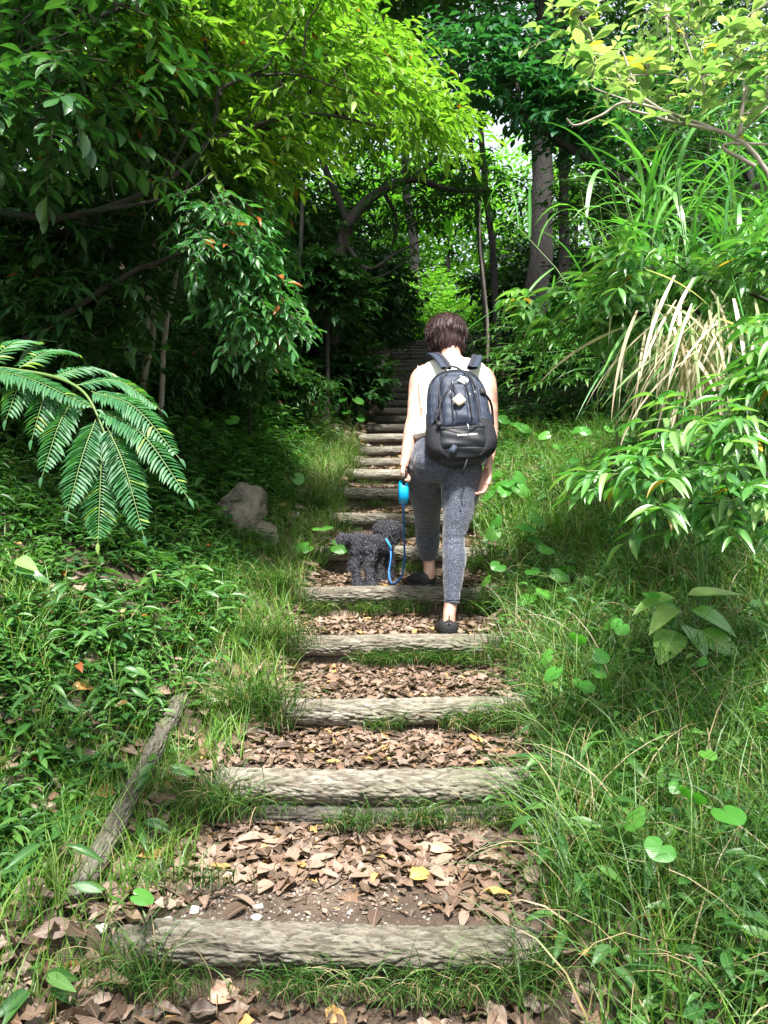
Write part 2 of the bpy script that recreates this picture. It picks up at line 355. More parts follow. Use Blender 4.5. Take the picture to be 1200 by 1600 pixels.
def H(x, y):
    x = np.asarray(x, float); y = np.asarray(y, float); dl = xc(y)-hw(y)-x; dr = x-(xc(y)+hw(y))
    base = Zline(y)-.03
    lo = .35*sst(3.2, 2.2, y)*sst(2.12, 2.156, y)
    L = dl-.18-lo
    left = np.where(L > 0, .52*np.minimum(L, 2.5)+.38*np.clip(L-2.5, 0, 6)+.1*np.clip(L-8.5, 0, 40), 0)-.10*sst(0, .15, dl-.05-lo)*sst(.75, .3, dl-lo)*sst(4, 3, y)
    right = np.where(dr > .05, .05*sst(0, .2, dr)+.16*np.clip(dr-.2, 0, 2)+.28*np.clip(dr-2.2, 0, 6)+.05*np.clip(dr-8.2, 0, 40), 0)
    nat = base+left+right+.05*snoise(x, y, 1.6, 1)*sst(0, .6, np.maximum(dl, dr))+.018*snoise(x, y, 7, 2)+.15*snoise(x, y, .5, 3)*sst(.6, 3, np.maximum(dl, dr))
    m = sst(.10, -.04, np.maximum(dl-lo, dr))
    st = Zstep(y)+.006*snoise(x, y, 14, 5)+.01*snoise(x, y, 4, 8)
    return nat*(1-m)+st*m
def onpath(x, y, pad=0.): return (np.abs(x-xc(y)) < hw(y)+pad)
def terrain():
    xs = np.concatenate([np.linspace(-60, -8, 14), np.linspace(-7.5, -3, 24), np.linspace(-2.9, 3.2, 150), np.linspace(3.4, 8, 24), np.linspace(9, 60, 14)])
    ys = [np.linspace(-20, -1, 12), np.linspace(-.8, 1.2, 12), np.arange(1.25, 10, .05), np.arange(10, 20, .12), np.linspace(20.3, 40, 30), np.linspace(43, 110, 16)]
    for l in ALL: ys += [np.array([l[0]-.006, l[0]+.006])]
    ys = np.unique(np.round(np.concatenate(ys), 4)); ys = ys[np.concatenate([[True], np.diff(ys) > .003])]
    X, Y = np.meshgrid(xs, ys); Z = H(X, Y); nx, ny = len(xs), len(ys)
    i = np.arange(ny-1)[:, None]*nx; j = np.arange(nx-1)[None]
    q = np.stack([i+j, i+j+1, i+nx+j+1, i+nx+j], -1).reshape(-1, 4)
    mb = MB(); mb.add(np.stack([X, Y, Z], -1).reshape(-1, 3), q)
    tag(mb.build('ground', M['soil']), kind='structure')
terrain()

# ------------------------------------------------------------------ log steps
ORD = ['first', 'second', 'third', 'fourth', 'fifth', 'sixth', 'seventh', 'eighth', 'ninth', 'tenth', 'eleventh', 'twelfth', 'thirteenth', 'fourteenth', 'fifteenth', 'sixteenth', 'seventeenth', 'eighteenth']
def log_mesh(name, length, r, seed, hi):
    nu, nv = (84, int(length/.0065)) if hi else (24, 60)
    u = np.arange(nu)*2*PI/nu; t = np.linspace(0, 1, nv); V = np.zeros((nv, nu, 3)); CR = np.zeros((nv, nu))
    for i, tt in enumerate(t):
        for j, a in enumerate(u):
            x = (tt-.5)*length; c, s_ = math.cos(a), math.sin(a)
            q = Vector((x*7+seed*9, c*1.3+seed, s_*1.3)); 
            rr = r*(1+.06*mnoise.noise(Vector((x*2.2+seed*5, c*.5, s_*.5))))
            if hi:
                w1 = .5*mnoise.noise(Vector((x*10+seed, c*1.5, s_*1.5))); n1 = mnoise.noise(Vector((x*13+seed*3+w1, c*3.1+w1, s_*3.1))); n2 = mnoise.noise(Vector((x*30+seed, c*7, s_*7))); n3 = mnoise.noise(Vector((x*24-seed*3, c*5+w1, s_*5)))
                k1 = max(0, .17-abs(n1))/.17; k2 = max(0, .11-abs(n3))/.11; CR[i, j] = min(1, k1**1.3+.6*k2)
                rr += -.0085*k1-.004*k2+.003*n2+.004*mnoise.noise(Vector((x*3+seed, c*2, s_*2)))
            e = min(tt, 1-tt)*length; rr *= 1-.25*max(0, 1-e/.03)**2
            V[i, j] = (x, c*rr, s_*rr+.006*math.sin(tt*5+seed))
    mb = MB(); i = np.arange(nv-1)[:, None]*nu; j = np.arange(nu)[None]; jn = (j+1) % nu
    q = np.stack([i+j, i+jn, i+nu+jn, i+nu+j], -1).reshape(-1, 4); CR = np.concatenate([CR.reshape(-1), [.3, .3]])
    VV = np.concatenate([V.reshape(-1, 3), [[-length/2, 0, 0], [length/2, 0, 0]]]); jj = np.arange(nu); jn = (jj+1) % nu
    c0 = nv*nu; mb.add(VV, [q, np.stack([np.full(nu, c0), jj, jn], 1), np.stack([np.full(nu, c0+1), (nv-1)*nu+jn, (nv-1)*nu+jj], 1)], np.stack([CR, CR], 1))
    return mb
near_labels = ['pale bark textured log of the lowest step, reddish stain right of its middle', 'thick weathered log with a second log tucked directly beneath it',
    'weathered log step one above the doubled log', 'log step under the heel of the walker\'s sunlit rear foot', 'log step just in front of the grey dog\'s paws',
    'log step directly behind the grey dog\'s legs', 'log step just above the dog\'s furry head', 'log step one above the step over the dog\'s head', 'log step level with the blue leash handle',
    'pale log step just above the blue leash handle', 'second pale log below the start of the dark flight', 'last sunlit log before the stairs turn dark']
GL = 'round log steps of the hillside stairs'
farmesh = None
for k, (d, z, xl, xr) in enumerate(LOGS):
    r = [.055, .060, .053, .050, .050][k] if k < 5 else .048; ln = xr-xl+(.1 if k > 4 else .04)
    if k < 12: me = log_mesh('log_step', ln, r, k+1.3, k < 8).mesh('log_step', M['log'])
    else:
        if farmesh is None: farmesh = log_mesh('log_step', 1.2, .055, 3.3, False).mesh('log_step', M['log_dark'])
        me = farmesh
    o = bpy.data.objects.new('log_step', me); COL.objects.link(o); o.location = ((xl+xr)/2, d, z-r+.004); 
    o.rotation_euler = ((0, 0, math.radians([-1.2, .3, -.8, -1.0, -1.2, .5][k % 6]))) if k < 12 else (random.random()*6, random.uniform(-.01, .01), random.uniform(-.03, .03))
    tag(o, near_labels[k] if k < 12 else ('%s log of the dark upper flight, counted up from the shade\'s edge' % ORD[k-12] if k < 29 else 'topmost log of the dark upper flight, beside the walker\'s hair'), 'log step', GL)
d, z, xl, xr = LOGS[1]
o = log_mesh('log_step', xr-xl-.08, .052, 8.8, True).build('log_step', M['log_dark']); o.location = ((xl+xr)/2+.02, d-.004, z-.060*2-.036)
tag(o, 'darker lower log tucked beneath the thick second step log', 'log step', GL)
o = log_mesh('edging_pole', 1.2, .034, 21.3, True).build('edging_pole', M['log_mid']); A = P(282, 1092, 3.32); B = P(132, 1382, 2.33); o.location = (A+B)/2
o.rotation_euler = Vector(B-A).to_track_quat('X', 'Z').to_euler(); tag(o, 'thin grey edging pole half buried in weeds beside the lower steps', 'pole', 'poles along the stairs')
o = log_mesh('edging_pole', 2.3, .045, 5.3, False).build('edging_pole', M['log']); A = P(600, 566, 12.6); B = P(570, 622, 10.9); o.location = (A+B)/2+np.array([0, 0, .04])
o.rotation_euler = Vector(B-A).to_track_quat('X', 'Z').to_euler(); tag(o, 'thin pale pole lying slanted beside the dark upper flight', 'pole', 'poles along the stairs')
# stub post at the left end of the lowest log
mb = MB(); c = P(204, 1470, 2.13); 
mb.tube([c+[0, 0, -.25], c+[0, 0, -.02], c+[0, 0, .018], c+[.001, 0, .026]], [.047, .049, .046, .036], 22); o = mb.build('stake', M['log'], origin=c)
tag(o, 'round cut stake end standing left of the lowest log', 'stake')

# ------------------------------------------------------------------ vegetation builders
def sprays(mb, C, R, ntw, nlf, L, W, tm, up=.8, out=.5, droop=.25, mi=0, tmi=1, twr=.0022, seed_dir=None, jit=.35, tlen=1.):
    "twigs round each centre of C with alternate leaves along them"
    C = np.asarray(C, float).reshape(-1, 3); gx = C[:, 0]/np.maximum(C[:, 1], .1)*F+600-770; gy = 800-(C[:, 2]-CAM_Z)/np.maximum(C[:, 1], .1)*F-185
    C = C[~((C[:, 1] > 9.5) & ((gx/(50+520/np.maximum(C[:, 1], 1)))**2+(gy/(30+420/np.maximum(C[:, 1], 1)))**2 < 1))]      # the natural gap in the canopy where the sky shows
    R = np.broadcast_to(np.asarray(R, float), (len(C),))
    C2 = np.repeat(C, ntw, 0); R2 = np.repeat(R, ntw); n = len(C2)
    o = unit(n)*(RNG.uniform(0, 1, n)**.5*R2)[:, None]*np.array([1, 1, .6])
    d = nrm(o+unit(n)*.5*R2[:, None]+(0 if seed_dir is None else np.asarray(seed_dir)*R2[:, None])); d[:, 2] *= out; d = nrm(d)
    ln = R2*RNG.uniform(.5, 1., n)*tlen; p0 = C2+o*.7
    Z = np.array([0, 0, 1.]); side = nrm(np.cross(d, Z))
    if tmi is not None: mb.stems(p0, p0+d*ln[:, None]-Z*(droop*ln)[:, None], twr, mi=tmi, sag=0)
    for j in range(nlf):
        t = (j+.7+RNG.uniform(-.3, .3, n))/nlf; t = np.clip(t, 0, 1); sgn = (1 if j % 2 else -1)
        p = p0+d*(ln*t)[:, None]-Z*(droop*ln*t)[:, None]
        dd = d*.7+side*(sgn*(1-.5*t))[:, None]+unit(n)*jit-Z*.25
        N = Z*up+unit(n)*(1.05-up)+d*.1
        l = L*RNG.uniform(.65, 1.15, n)
        mb.place(tm, p, dd, N, l, l*W/L*RNG.uniform(.8, 1.15, n), mi, curl=RNG.uniform(.2, 1.8, n))
def rosettes(mb, C, n, L, W, tm, mi=0, elev=.25, up=(0, 0, 1)):
    C = np.asarray(C, float).reshape(-1, 3); k = len(C); C2 = np.repeat(C, n, 0); m = len(C2)
    a = np.tile(np.arange(n)*2*PI/n*2.4, k)+np.repeat(RNG.uniform(0, 6, k), n); e = elev+RNG.uniform(-.35, .35, m)
    d = np.stack([np.cos(a), np.sin(a), e], 1); l = L*RNG.uniform(.6, 1.15, m)
    mb.place(tm, C2, d, np.array([0, 0, 1.])+unit(m)*.25, l, l*W/L, mi, curl=RNG.uniform(.3, 1.6, m))
def curve(pts, n=8):
    "Catmull-Rom through pts"
    p = np.asarray(pts, float); p = np.vstack([2*p[0]-p[1], p, 2*p[-1]-p[-2]]); out = []
    for i in range(1, len(p)-2):
        for t in np.linspace(0, 1, n, endpoint=False):
            out.append(.5*((2*p[i])+(-p[i-1]+p[i+1])*t+(2*p[i-1]-5*p[i]+4*p[i+1]-p[i+2])*t*t+(-p[i-1]+3*p[i]-3*p[i+1]+p[i+2])*t**3))
    out.append(p[-2]); return np.array(out)
def limbs(mb, trunk, r0, r1, clusters, mi=0, seg=9, wig=.08, min_r=.006, low=.25):
    "trunk tube plus a curved limb from the skeleton to every cluster"
    tr = curve(trunk, 6); rad = np.linspace(r0, r1, len(tr)); tr2 = tr.copy(); tr2[1:-1] += RNG.normal(size=(len(tr)-2, 3))*r0*.12
    mb.tube(tr2, rad, seg, mi); k0 = int(len(tr2)*low)
    nodes = list(tr2[k0:]); nr = list(rad[k0:])
    C = np.asarray(clusters, float).reshape(-1, 3)
    if not len(C): return
    order = np.argsort(np.linalg.norm(C[:, None]-tr2[None], axis=2).min(1))
    for c in C[order]:
        N = np.array(nodes); dist = np.linalg.norm(N-c, axis=1)+np.where(N[:, 2] > c[2], 1.2*(N[:, 2]-c[2]), 0); i = int(np.argmin(dist))
        a = N[i]; L = np.linalg.norm(c-a)
        if L < .05: continue
        ra = min(nr[i]*.62, .012+L*.022); m1 = a+(c-a)*.35+[0, 0, L*.10]+RNG.normal(size=3)*L*wig; m2 = a+(c-a)*.7+[0, 0, L*.08]+RNG.normal(size=3)*L*wig
        pts = curve([a, m1, m2, c], 4); rr = np.linspace(max(ra, min_r), min_r*.6, len(pts))
        mb.tube(pts, rr, 5, mi, cap=False); nodes += list(pts[2:]); nr += list(rr[2:])
def ellips(c, r, n, shell=.55):
    u = unit(n)*(shell+(1-shell)*RNG.uniform(0, 1, n)**.5)[:, None]; return np.asarray(c)+u*np.asarray(r)
def polyfill(poly, n, d0, d1, skew=None):
    "n points seen inside a photo-pixel outline, spread over depths d0..d1"
    poly = np.array(poly, float); lo, hi = poly.min(0), poly.max(0); out = []
    while len(out) < n:
        x, y = RNG.uniform(lo, hi); c = False; j = len(poly)-1
        for i in range(len(poly)):
            if (poly[i, 1] > y) != (poly[j, 1] > y) and x < (poly[j, 0]-poly[i, 0])*(y-poly[i, 1])/(poly[j, 1]-poly[i, 1])+poly[i, 0]: c = not c
            j = i
        if c:
            d = RNG.uniform(d0, d1)
            if skew: d = skew(x, y, d)
            out.append(P(x, y, d))
    return np.array(out)
def tree(name, base, label, cat, trunk, r0, r1, C, R, leaf, bark, ntw=8, nlf=7, L=.1, W=.035, tm=None, group=None, low=.25, seg=9, **kw):
    e = empty(name, base, label, cat, group); mb = MB(); limbs(mb, trunk, r0, r1, C, low=low, seg=seg); mb.build('trunk', M[bark], e)
    mb = MB(); sprays(mb, C, R, ntw, nlf, L, W, tm or LANCE, **kw); mb.build('crown', [M[leaf], M['twig']], e)
    return e
def G(x, y, dz=0.): return np.array([x, y, float(H(x, y))+dz])

# ------------------------------------------------------------------ trees
# sunlit tree leaning over the stairs from the left bank
polyA = [(150, -200), (420, -110), (500, -20), (610, 60), (675, 150), (705, 215), (690, 235), (600, 195), (520, 190), (420, 240), (370, 280), (300, 290), (180, 210), (100, 60)]
def dA(x, y, d): return d-.5*(1-min(1, max(0, (y+100)/400)))
CA = polyfill(polyA, 150, 4.3, 5.9, dA)
tk = [G(-3.3, 5.2), P(-60, 430, 5.0), P(130, 350, 5.0), P(300, 235, 5.0), P(430, 195, 5.0), P(545, 180, 5.0)]
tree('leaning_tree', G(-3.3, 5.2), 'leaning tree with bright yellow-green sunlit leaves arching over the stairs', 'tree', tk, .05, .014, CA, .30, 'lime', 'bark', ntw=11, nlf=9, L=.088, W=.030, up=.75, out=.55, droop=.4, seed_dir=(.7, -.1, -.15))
# hanging sprays in front of the dark hollow
polyB = [(320, 270), (400, 290), (425, 400), (410, 440), (455, 500), (420, 520), (370, 490), (310, 460), (290, 380)]
CB = polyfill(polyB, 46, 4.0, 4.7)
tk = [G(-2.6, 4.3), P(60, 520, 4.4), P(200, 430, 4.4), P(330, 380, 4.3)]
tree('hanging_branch_tree', G(-2.6, 4.3), 'tree whose pale green leafy sprays droop before the dark hollow', 'tree', tk, .024, .01, CB, .19, 'hang', 'bark', ntw=9, nlf=8, L=.078, W=.026, up=.65, out=.6, droop=.6, seed_dir=(.6, -.2, -.5))
# shaded understory on the left bank
def bank_tree(label, base, top, poly, n, d0, d1, R=.36, leaf='mid', bark='bark', L=.10, W=.04, r=.05, ntw=8, nlf=7, tm=None, name='understory_tree', **kw):
    C = polyfill(poly, n, d0, d1); b = G(*base); t = np.array(top, float); m = b*.5+t*.5+np.array([.12, 0, .1])
    return tree(name, b, label, 'tree', [b-[0, 0, .1], b*.8+t*.2+[.05, .03, 0], m, t], r, r*.35, C, R, leaf, bark, ntw=ntw, nlf=nlf, L=L, W=W, tm=tm, group='shaded trees on the left bank', **kw)
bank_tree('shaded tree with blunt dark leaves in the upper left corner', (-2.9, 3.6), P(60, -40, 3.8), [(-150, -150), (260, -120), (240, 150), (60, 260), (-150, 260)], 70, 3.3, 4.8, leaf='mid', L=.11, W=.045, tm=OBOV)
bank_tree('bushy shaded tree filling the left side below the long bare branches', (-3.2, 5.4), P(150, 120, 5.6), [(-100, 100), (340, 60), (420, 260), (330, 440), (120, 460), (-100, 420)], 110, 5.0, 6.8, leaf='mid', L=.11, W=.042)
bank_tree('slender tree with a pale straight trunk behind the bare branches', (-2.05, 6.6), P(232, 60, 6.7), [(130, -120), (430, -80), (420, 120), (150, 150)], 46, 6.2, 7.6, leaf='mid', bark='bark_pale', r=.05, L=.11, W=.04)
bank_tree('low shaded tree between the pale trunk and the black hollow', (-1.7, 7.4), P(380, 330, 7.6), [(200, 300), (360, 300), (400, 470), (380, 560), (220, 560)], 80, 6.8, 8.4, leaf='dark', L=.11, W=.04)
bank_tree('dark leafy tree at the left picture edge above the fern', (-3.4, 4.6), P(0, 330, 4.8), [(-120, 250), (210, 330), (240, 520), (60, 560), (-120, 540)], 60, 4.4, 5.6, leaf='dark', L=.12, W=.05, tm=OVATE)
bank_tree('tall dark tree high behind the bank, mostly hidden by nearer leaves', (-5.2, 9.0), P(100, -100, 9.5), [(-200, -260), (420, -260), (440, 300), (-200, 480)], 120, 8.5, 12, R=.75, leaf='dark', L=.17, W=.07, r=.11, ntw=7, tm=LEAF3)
# forked thin stems
for k, (px, py0, py1, d, w, lab) in enumerate([(268, 300, 560, 6.0, .024, 'thin tan sapling stem slanting beside the pale trunk'), (160, 330, 600, 5.5, .03, 'dark crooked sapling stem under the shaded left canopy'),
        (462, 270, 600, 9.0, .035, 'thin grey stem standing in the black hollow'), (235, 380, 640, 5.9, .03, 'brown leaning sapling with a lichen patched lower stem')]):
    t = P(px+18, py0-140, d); b = G(P(px, py1, d)[0]-.1, d); e = empty('sapling', b, lab, 'sapling', 'thin stems on the left bank'); mb = MB()
    C = ellips(t, (.5, .5, .4), 7); limbs(mb, [b-[0, 0, .05], P(px-8, py1-60, d), P(px+6, (py0+py1)/2, d), t], w, w*.5, C, low=.6); mb.build('trunk', M['bark_pale' if k in (0, 3) else 'bark'], e)
    mb = MB(); sprays(mb, C, .3, 7, 7, .1, .036, LANCE); mb.build('crown', [M['mid'], M['twig']], e)
# long bare branches reaching out of the left edge belong to an old tree standing left of the view
e = empty('old_branchy_tree', G(-4.0, 3.6), 'old tree reaching long dark bare branches in from the upper left edge', 'tree'); mb = MB()
mb.tube(curve([G(-4.0, 3.6), (-3.9, 3.7, 3.2), (-3.6, 3.8, 4.9)]), np.linspace(.15, .08, 17), 10)
for pts, r in [([(-3.7, 3.7, 3.6), P(-60, 150, 3.8), P(80, 60, 3.8), P(200, 8, 3.85), P(280, -40, 3.9)], .026), ([(-3.8, 3.75, 3.3), P(-20, 105, 4.0), P(110, 104, 4.0), P(170, 130, 4.0), P(280, 138, 4.05)], .016),
               ([(-3.8, 3.7, 3.0), P(-80, 330, 4.1), P(100, 340, 4.15), P(250, 290, 4.2), P(330, 222, 4.2), P(420, 190, 4.25), P(500, 178, 4.3), P(600, 200, 4.4)], .022),
               ([P(320, 232, 4.2), P(338, 180, 4.15), P(345, 140, 4.1), P(410, 110, 4.1), P(432, 80, 4.1), P(470, 20, 4.1)], .014), ([P(120, 332, 4.1), P(200, 322, 4.05), P(290, 300, 4.0), P(330, 270, 4.0)], .013),
               ([P(250, 290, 4.2), P(290, 220, 4.1), P(312, 172, 4.1)], .010), ([P(345, 150, 4.1), P(320, 60, 4.1), P(330, -30, 4.1)], .009), ([P(400, 118, 4.1), P(470, 118, 4.1), P(560, 150, 4.2)], .008)]:
    c = curve(pts, 6); mb.tube(c, np.linspace(r, r*.3, len(c)), 7, cap=False)
    for i in range(3, len(c)-1, 3):
        v = unit(1)[0]*.28; v[1] *= .5; mb.tube(curve([c[i], c[i]+v*.5+[0, 0, .03], c[i]+v+[.05, 0, .07]], 3), [r*.25]*3+[r*.15]*4, 4, cap=False)
mb.build('trunk', M['bark'], e)
C = np.array([P(90, 60, 3.8), P(200, 10, 3.9), P(-40, 260, 3.9), P(30, 30, 3.9), P(-30, -60, 3.8), P(120, -60, 3.8), P(260, 150, 4.1), P(180, 250, 4.1), P(230, 200, 4.1), P(390, 150, 4.3)]); mb = MB(); sprays(mb, C, .3, 6, 6, .1, .04, OVATE); mb.build('crown', [M['mid'], M['twig']], e)

# arching tree left of the dark flight
d = 10.2; b = G(-.72, d); ch = [b-[0, 0, .2], P(522, 450, d), P(530, 400, d), P(548, 345, d), P(590, 302, d), P(645, 280, d), P(700, 296, d), P(765, 298, d)]
e = empty('arching_tree', b, 'dark crooked tree whose limb arches low across the far path', 'tree'); mb = MB()
c = curve(ch, 6); mb.tube(c, np.concatenate([np.linspace(.12, .085, 14), np.linspace(.085, .02, len(c)-14)]), 12)
for pts, r in [([P(545, 350, d), P(500, 240, d), P(470, 120, d), P(430, -60, d)], .05), ([P(640, 283, d), P(690, 238, d), P(720, 180, d)], .04), ([P(540, 380, d), P(575, 420, d-.3), P(620, 395, d-.3), P(660, 375, d)], .03), ([P(522, 450, d), P(600, 430, d), P(650, 395, d)], .02), ([P(600, 300, d), P(620, 350, d+.3), P(600, 420, d+.4)], .03)]:
    q = curve(pts, 5); mb.tube(q, np.linspace(r, r*.35, len(q)), 8, cap=False)
C = np.concatenate([ellips(P(480, -60, 10.5), (2.4, 2.0, 1.7), 70), polyfill([(560, 270), (780, 180), (800, 290), (700, 320), (600, 330)], 16, 9.8, 11), polyfill([(400, 60), (560, 60), (620, 240), (520, 300), (420, 300)], 30, 10.4, 11.6)])
limbs(mb, [P(500, 240, d), P(470, 120, d), P(430, -60, d)], .08, .03, C[::2], low=.0); mb.build('trunk', M['bark'], e)
mb = MB(); sprays(mb, C, .55, 10, 8, .12, .045, LEAF3); mb.build('crown', [M['canopy'], M['twig']], e)

# big straight tree and its neighbours
def tall(name, label, x_px, py_b, d, r, lean, cr, n, h0, R=.8, leaf='canopy', bark='bark_far', L=.15, W=.06, ntw=9, nlf=8, tm=None, group='tall forest trees behind the stairs'):
    x = (x_px-600)/F*d; b = G(x, d); top = np.array([x+lean, d+.2, b[2]+h0+cr[2]])
    C = ellips(top, cr, n, .35)
    return tree(name, b, label, 'tree', [b-[0, 0, .3], b+(top-b)*.3+[.03, 0, 0], b+(top-b)*.65+[-.04, 0, 0], top], r, r*.6, C, R, leaf, bark, ntw=ntw, nlf=nlf, L=L, W=W, tm=tm or LEAF3, group=group, low=.5, seg=14)
tall('big_tree', 'thickest straight grey-brown trunk of the forest, right of the walker', 838, 540, 12.5, .20, .25, (3.6, 2.8, 2.2), 110, 5.2)
tall('tall_tree', 'lichen spotted slimmer trunk just right of the thickest one', 876, 470, 13.6, .10, .15, (2.6, 2.2, 2.0), 60, 5.0)
tall('tall_tree', 'thin dark curving trunk between the walker\'s head and the thick trunk', 778, 520, 14.5, .07, -.35, (2.4, 2.2, 1.6), 40, 4.4)
tall('tall_tree', 'very thin pale pole-like trunk above the walker\'s right shoulder', 762, 500, 13.2, .025, -.1, (.8, .8, .6), 10, 2.6, bark='bark_pale', R=.5)
tall('tall_tree', 'dark trunk hidden among leaves far behind the tall grass', 1010, 400, 14.5, .13, .9, (2.2, 2.4, 2.0), 60, 4.6)
tall('tall_tree', 'dark trunk at the far right behind the pale-leaved branches', 1180, 400, 11.0, .14, 1.2, (2.2, 2.4, 2.0), 70, 4.2)
tall('tall_tree', 'dim trunk above the top of the dark flight', 655, 430, 22, .16, -.5, (3.2, 2.6, 2.4), 60, 5.4, R=1.0, L=.2, W=.09)
tall('tall_tree', 'dim trunk behind the arching tree, left of the dark flight', 470, 430, 15, .15, -.4, (3.4, 2.6, 2.4), 90, 4.4, R=.9, L=.18, W=.08)
tall('tall_tree', 'dim trunk deep in the wood left of the arching tree', 330, 430, 14, .15, -.3, (3.2, 2.6, 2.4), 80, 3.6, R=.9, L=.18, W=.08)
tall('tall_tree', 'dim trunk deep in the wood above the fern', 60, 430, 13, .16, .2, (3.4, 2.6, 2.6), 80, 3.0, R=.9, L=.18, W=.08)
# shade giving crowns above the frame
for lab, (x, y), z, cr, n in [('tree beside the camera shading the lowest steps', (3.4, -3.4), 7.2, (2.0, 1.5, 1.0), 30), ('tree behind the camera shading the lowest steps', (-.3, -2.2), 7.0, (2.4, 1.6, .9), 15), ('tree left of the camera shading the fern bank', (-4.8, .6), 7.6, (2.4, 2.8, 1.2), 30)]:
    b = G(x, y); t = np.array([x*.75, y+.6, z]); C = ellips(t, cr, n, .2)
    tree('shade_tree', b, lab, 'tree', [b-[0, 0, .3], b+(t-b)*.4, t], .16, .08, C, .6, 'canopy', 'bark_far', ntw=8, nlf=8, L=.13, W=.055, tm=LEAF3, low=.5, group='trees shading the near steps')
# maple-like layered boughs in front of the thick trunk
d = 8.2; b = G(2.9, 8.6); e = empty('maple', b, 'layered blue-green tree spreading flat boughs before the thick trunk', 'tree')
C = np.concatenate([polyfill([(690, 60), (830, 40), (900, 60), (930, 140), (880, 185), (800, 150), (700, 130)], 46, 7.8, 9.2), polyfill([(820, 150), (930, 150), (960, 220), (900, 230)], 16, 7.8, 8.8), polyfill([(930, 60), (1240, 60), (1240, 300), (960, 260)], 34, 8.2, 9.8)])
mb = MB(); limbs(mb, [b-[0, 0, .2], P(1010, 350, d+.2), P(940, 262, d), P(880, 225, d), P(820, 180, d), P(800, 90, d)], .06, .02, C, low=.3); mb.build('trunk', M['bark'], e)
mb = MB(); sprays(mb, C, .42, 9, 8, .12, .06, OBOV, up=.9, out=.25, droop=.12); mb.build('crown', [M['maple'], M['twig']], e)
# pale-leaved tree at the top right
d = 3.45; b = G(2.4, 3.9); e = empty('pale_leaved_tree', b, 'tree with pale rosettes of leaves on thin pale twigs, upper right', 'tree')
tips = polyfill([(880, 20), (960, -40), (1260, -60), (1260, 150), (1180, 190), (1080, 160), (980, 170), (900, 130)], 80, 3.1, 3.9)
mb = MB(); limbs(mb, [b-[0, 0, .2], P(1230, 420, d+.1), P(1205, 285, d), P(1150, 215, d), P(1050, 190, d), P(980, 170, d)], .014, .006, tips, low=.4, wig=.16, seg=8, min_r=.004)
for pts, r in [([P(1150, 215, d), P(1090, 192, d), P(985, 160, d), P(940, 180, d), P(900, 196, d), P(885, 185, d)], .008), ([P(1180, 260, d), P(1130, 226, d), P(1260, 228, d)], .009), ([P(1060, 190, d), P(975, 130, d), P(960, 85, d)], .008), ([P(1155, 212, d), P(1170, 130, d), P(1235, 80, d)], .010), ([P(1050, 80, d), P(1040, 0, d), P(1070, -40, d)], .008)]:
    q = curve(pts, 5); mb.tube(q, np.linspace(r, r*.5, len(q)), 6, cap=False)
mb.build('trunk', M['bark_pale'], e)
mb = MB(); rosettes(mb, tips, 7, .105, .044, OBOV); rosettes(mb, tips+RNG.normal(size=tips.shape)*.08, 4, .065, .026, OVATE); sprays(mb, tips[::3], .18, 4, 5, .055, .022, OVATE); mb.build('crown', [M['pale'], M['twig']], e)

# shrubs on the right
def shrub(name, label, base, trunk, poly, n, d0, d1, R=.22, leaf='shrub', L=.11, W=.032, ntw=7, nlf=6, cat='shrub', group='leafy shrubs right of the stairs', skew=None, **kw):
    b = np.array(base); e = empty(name, b, label, cat, group); C = polyfill(poly, n, d0, d1, skew); mb = MB()
    limbs(mb, [b-[0, 0, .08]]+list(trunk), .018, .007, C, low=.2, seg=6, min_r=.003); mb.build('stem', M['bark'], e)
    mb = MB(); sprays(mb, C, R, ntw, nlf, L, W, kw.pop('tm', LANCE6), **dict(dict(up=.85, out=.35, droop=.2, seed_dir=(-.5, -.2, 0)), **kw)); mb.build('foliage', [M[leaf], M['stem']], e)
shrub('shrub', 'bright sunlit shrub in a flat layer below the tall grass', G(2.5, 4.2), [P(1300, 560, 4.0), P(1200, 470, 3.8), P(1080, 430, 3.8)], [(940, 425), (1010, 395), (1260, 380), (1260, 470), (1180, 455), (1050, 440), (950, 440)], 28, 3.4, 4.4)
shrub('shrub', 'thin shrub bough pointing at the thick trunk with two-tone leaves', G(2.3, 4.5), [P(1120, 520, 4.2), P(1000, 490, 4.1), P(900, 480, 4.1)], [(815, 462), (900, 455), (1030, 455), (1060, 490), (950, 520), (850, 510)], 18, 3.9, 4.4, R=.17)
shrub('shrub', 'mid height sunlit shrub reaching in from the right edge over dead grass', G(2.1, 3.4), [P(1260, 700, 3.1), P(1230, 600, 3.0), P(1150, 560, 3.0)], [(1150, 590), (1180, 550), (1280, 480), (1280, 620), (1200, 610)], 13, 2.7, 3.3, R=.17)
shrub('shrub', 'large glossy shrub spreading low over the grass at the right edge', G(1.55, 3.1), [P(1230, 900, 2.9), P(1150, 780, 2.8), P(1080, 740, 2.8)], [(940, 770), (1000, 720), (1080, 650), (1260, 620), (1260, 820), (1100, 820), (990, 800)], 27, 2.4, 3.2, R=.17, L=.10, W=.027, ntw=5, nlf=6, droop=.1)
shrub('shrub', 'dark understory bush behind the walker\'s right shoulder', G(1.5, 9.0), [G(1.5, 9.0)+[0, 0, .5]], [(790, 500), (1000, 520), (1020, 620), (880, 640), (800, 560)], 34, 7.5, 9.5, R=.34, leaf='cover', tm=LANCE)
